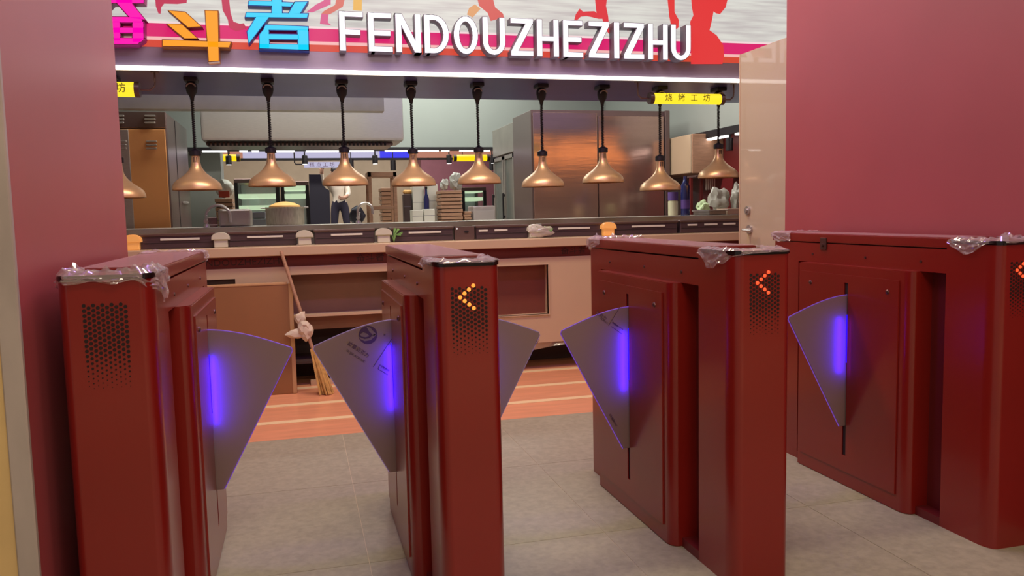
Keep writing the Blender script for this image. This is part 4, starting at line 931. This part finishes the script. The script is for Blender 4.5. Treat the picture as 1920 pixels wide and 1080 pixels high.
bk = MB().ball((P(672, 402, 9.1).x, 9.3, 1.1), .1, (.9, .7, 1.05), 3, .3, 11).rest(1.012); tag(obj('black_bag', bk, 'navy'), 'bulging black bag on the island behind the small tap', 'bag')
# black upright panel with a stepped right edge
Y = 17.0
pts = [P(579, 327, Y), P(601, 327, Y), P(604, 345, Y), P(611, 353, Y), P(618, 357, Y), P(619, 420, Y), P(580, 420, Y)]
pp = MB().prism([(q.x, q.z) for q in pts[:-2]]+[(pts[-2].x, 0), (pts[-1].x, 0)], Y, Y+.12, 'y', bev=.01)
tag(obj('upright_panel', pp, 'navy'), 'tall black panel with a curved notch, beside the person', 'panel')

# worker in a white shirt, reaching up
PY = 17.6
def person():
    k = PY/FPX
    hip = P(637, 383, PY); sc = 1.0
    hx, hz = hip.x, hip.z
    J = {'pel': (hx, 0, hz), 'waist': (hx-.01, 0, hz+.14), 'chest': (hx-.03, 0, hz+.34), 'neck': (hx-.04, -.01, hz+.52), 'h0': (hx-.05, -.03, hz+.60), 'h1': (hx-.05, -.03, hz+.72),
         'shl': (hx-.21, 0, hz+.45), 'ell': (hx-.36, -.14, hz+.46), 'wrl': (hx-.35, -.22, hz+.64), 'hal': (hx-.34, -.24, hz+.71),
         'shr': (hx+.15, 0, hz+.44), 'elr': (hx+.19, -.10, hz+.20), 'wrr': (hx+.08, -.22, hz+.12), 'har': (hx+.02, -.26, hz+.13),
         'hpl': (hx-.10, 0, hz-.04), 'knl': (hx-.13, -.03, hz-.46), 'anl': (hx-.15, .03, hz-.86), 'tol': (hx-.16, -.12, hz-.90),
         'hpr': (hx+.10, 0, hz-.04), 'knr': (hx+.14, -.03, hz-.46), 'anr': (hx+.18, .03, hz-.86), 'tor': (hx+.19, -.12, hz-.90)}
    Rr = {'pel': .15, 'waist': .14, 'chest': .165, 'neck': .06, 'h0': .09, 'h1': .085, 'shl': .08, 'ell': .055, 'wrl': .038, 'hal': .04, 'shr': .08, 'elr': .055, 'wrr': .038, 'har': .04,
          'hpl': .105, 'knl': .075, 'anl': .05, 'tol': .045, 'hpr': .105, 'knr': .075, 'anr': .05, 'tor': .045}
    E = [('pel', 'waist'), ('waist', 'chest'), ('chest', 'neck'), ('neck', 'h0'), ('h0', 'h1'), ('chest', 'shl'), ('shl', 'ell'), ('ell', 'wrl'), ('wrl', 'hal'), ('chest', 'shr'), ('shr', 'elr'), ('elr', 'wrr'), ('wrr', 'har'), ('pel', 'hpl'), ('hpl', 'knl'), ('knl', 'anl'), ('anl', 'tol'), ('pel', 'hpr'), ('hpr', 'knr'), ('knr', 'anr'), ('anr', 'tor')]
    for sd in ('l', 'r'):
        h = Vector(J['ha'+sd]); d = (h-Vector(J['wr'+sd])).normalized(); s_ = d.cross(Vector((0, 1, 0))).normalized()
        for i, (o_, ln) in enumerate(((-.03, .075), (-.01, .09), (.01, .085), (.03, .07))):
            J['f%d%s' % (i, sd)] = tuple(h+s_*o_+d*ln*.5+Vector((0, -.015, 0))); J['g%d%s' % (i, sd)] = tuple(h+s_*o_*1.1+d*ln+Vector((0, -.03, 0)))
            Rr['f%d%s' % (i, sd)] = .010; Rr['g%d%s' % (i, sd)] = .008; E += [('ha'+sd, 'f%d%s' % (i, sd)), ('f%d%s' % (i, sd), 'g%d%s' % (i, sd))]
        J['t'+sd] = tuple(h+s_*.055+d*.01); Rr['t'+sd] = .011; E.append(('ha'+sd, 't'+sd))
    bm = bmesh.new(); sl = bm.verts.layers.skin.verify(); V = {}
    for n_, p in J.items():
        v = bm.verts.new((p[0], PY+p[1], p[2])); v[sl].radius = (Rr[n_], Rr[n_]*(.72 if n_ in ('pel', 'waist', 'chest') else 1)); v[sl].use_root = (n_ == 'pel'); V[n_] = v
    for a, c in E: bm.edges.new((V[a], V[c]))
    me = bpy.data.meshes.new('p'); bm.to_mesh(me); bm.free(); o = bpy.data.objects.new('p', me); COL.objects.link(o)
    o.modifiers.new('s', 'SKIN'); md = o.modifiers.new('u', 'SUBSURF'); md.levels = 2; md.render_levels = 2
    dg = bpy.context.evaluated_depsgraph_get(); m2 = bpy.data.meshes.new_from_object(o.evaluated_get(dg)); bpy.data.objects.remove(o)
    b2 = bmesh.new(); b2.from_mesh(m2); bpy.data.meshes.remove(m2)
    for f in b2.faces:
        c = f.calc_center_median(); f.material_index = 0
        if c.z < hz+.06 and c.z > hz-.83: f.material_index = 2
        elif c.z <= hz-.83: f.material_index = 3
        wl_, wr_ = Vector(J['wrl']), Vector(J['wrr'])
        if abs(c.x-J['wrr'][0]) < .14 and c.y < PY-.17: f.material_index = 1
        elif c.z > hz+.62 and c.x < hx-.24: f.material_index = 1
        elif c.z > hz+.52 and abs(c.x-J['h0'][0]) < .13: f.material_index = 1
        else: f.material_index = f.material_index if f.material_index else 0
    feet = min(v.co.z for v in b2.verts)
    t = thing('person', 'person in a white shirt and black trousers reaching up in the far hall', 'person', (hx, PY, feet))
    obj('body', b2, ['shirt', 'skin', 'trouser', 'black'], t, 60)
    hc = Vector((J['h0'][0], PY-.03, hz+.68))
    obj('hair', MB().ball((hc.x, hc.y+.025, hc.z+.03), .112, (.95, 1, .95), 3, .1, 1), 'black', t)
    fc = MB()
    for sd in (-1, 1): fc.ball((hc.x+sd*.035, hc.y-.088, hc.z-.005), .011)
    obj('eyes', fc, 'black', t); obj('nose', MB().ball((hc.x, hc.y-.095, hc.z-.035), .016, (.7, 1, 1.2)), 'skin', t); obj('mouth', MB().box(hc.x-.025, hc.x+.025, hc.y-.09, hc.y-.08, hc.z-.075, hc.z-.066, .002), 'redlabel', t)
    for sd in (-1, 1): obj('ear', MB().ball((hc.x+sd*.10, hc.y, hc.z-.02), .028, (.4, .8, 1.2)), 'skin', t)
    st = thing('step_stool', 'low steel step under the person in the white shirt', 'stool', (hx, PY, 0))
    obj('tread', MB().box(hx-.35, hx+.4, PY-.25, PY+.2, feet-.04, feet, .004), 'steel_dull', st)
    for xx in (hx-.33, hx+.35):
        for yy in (PY-.23, PY+.15): obj('leg', MB().box(xx, xx+.03, yy, yy+.03, 0, feet-.04), 'steel_dull', st)
person()
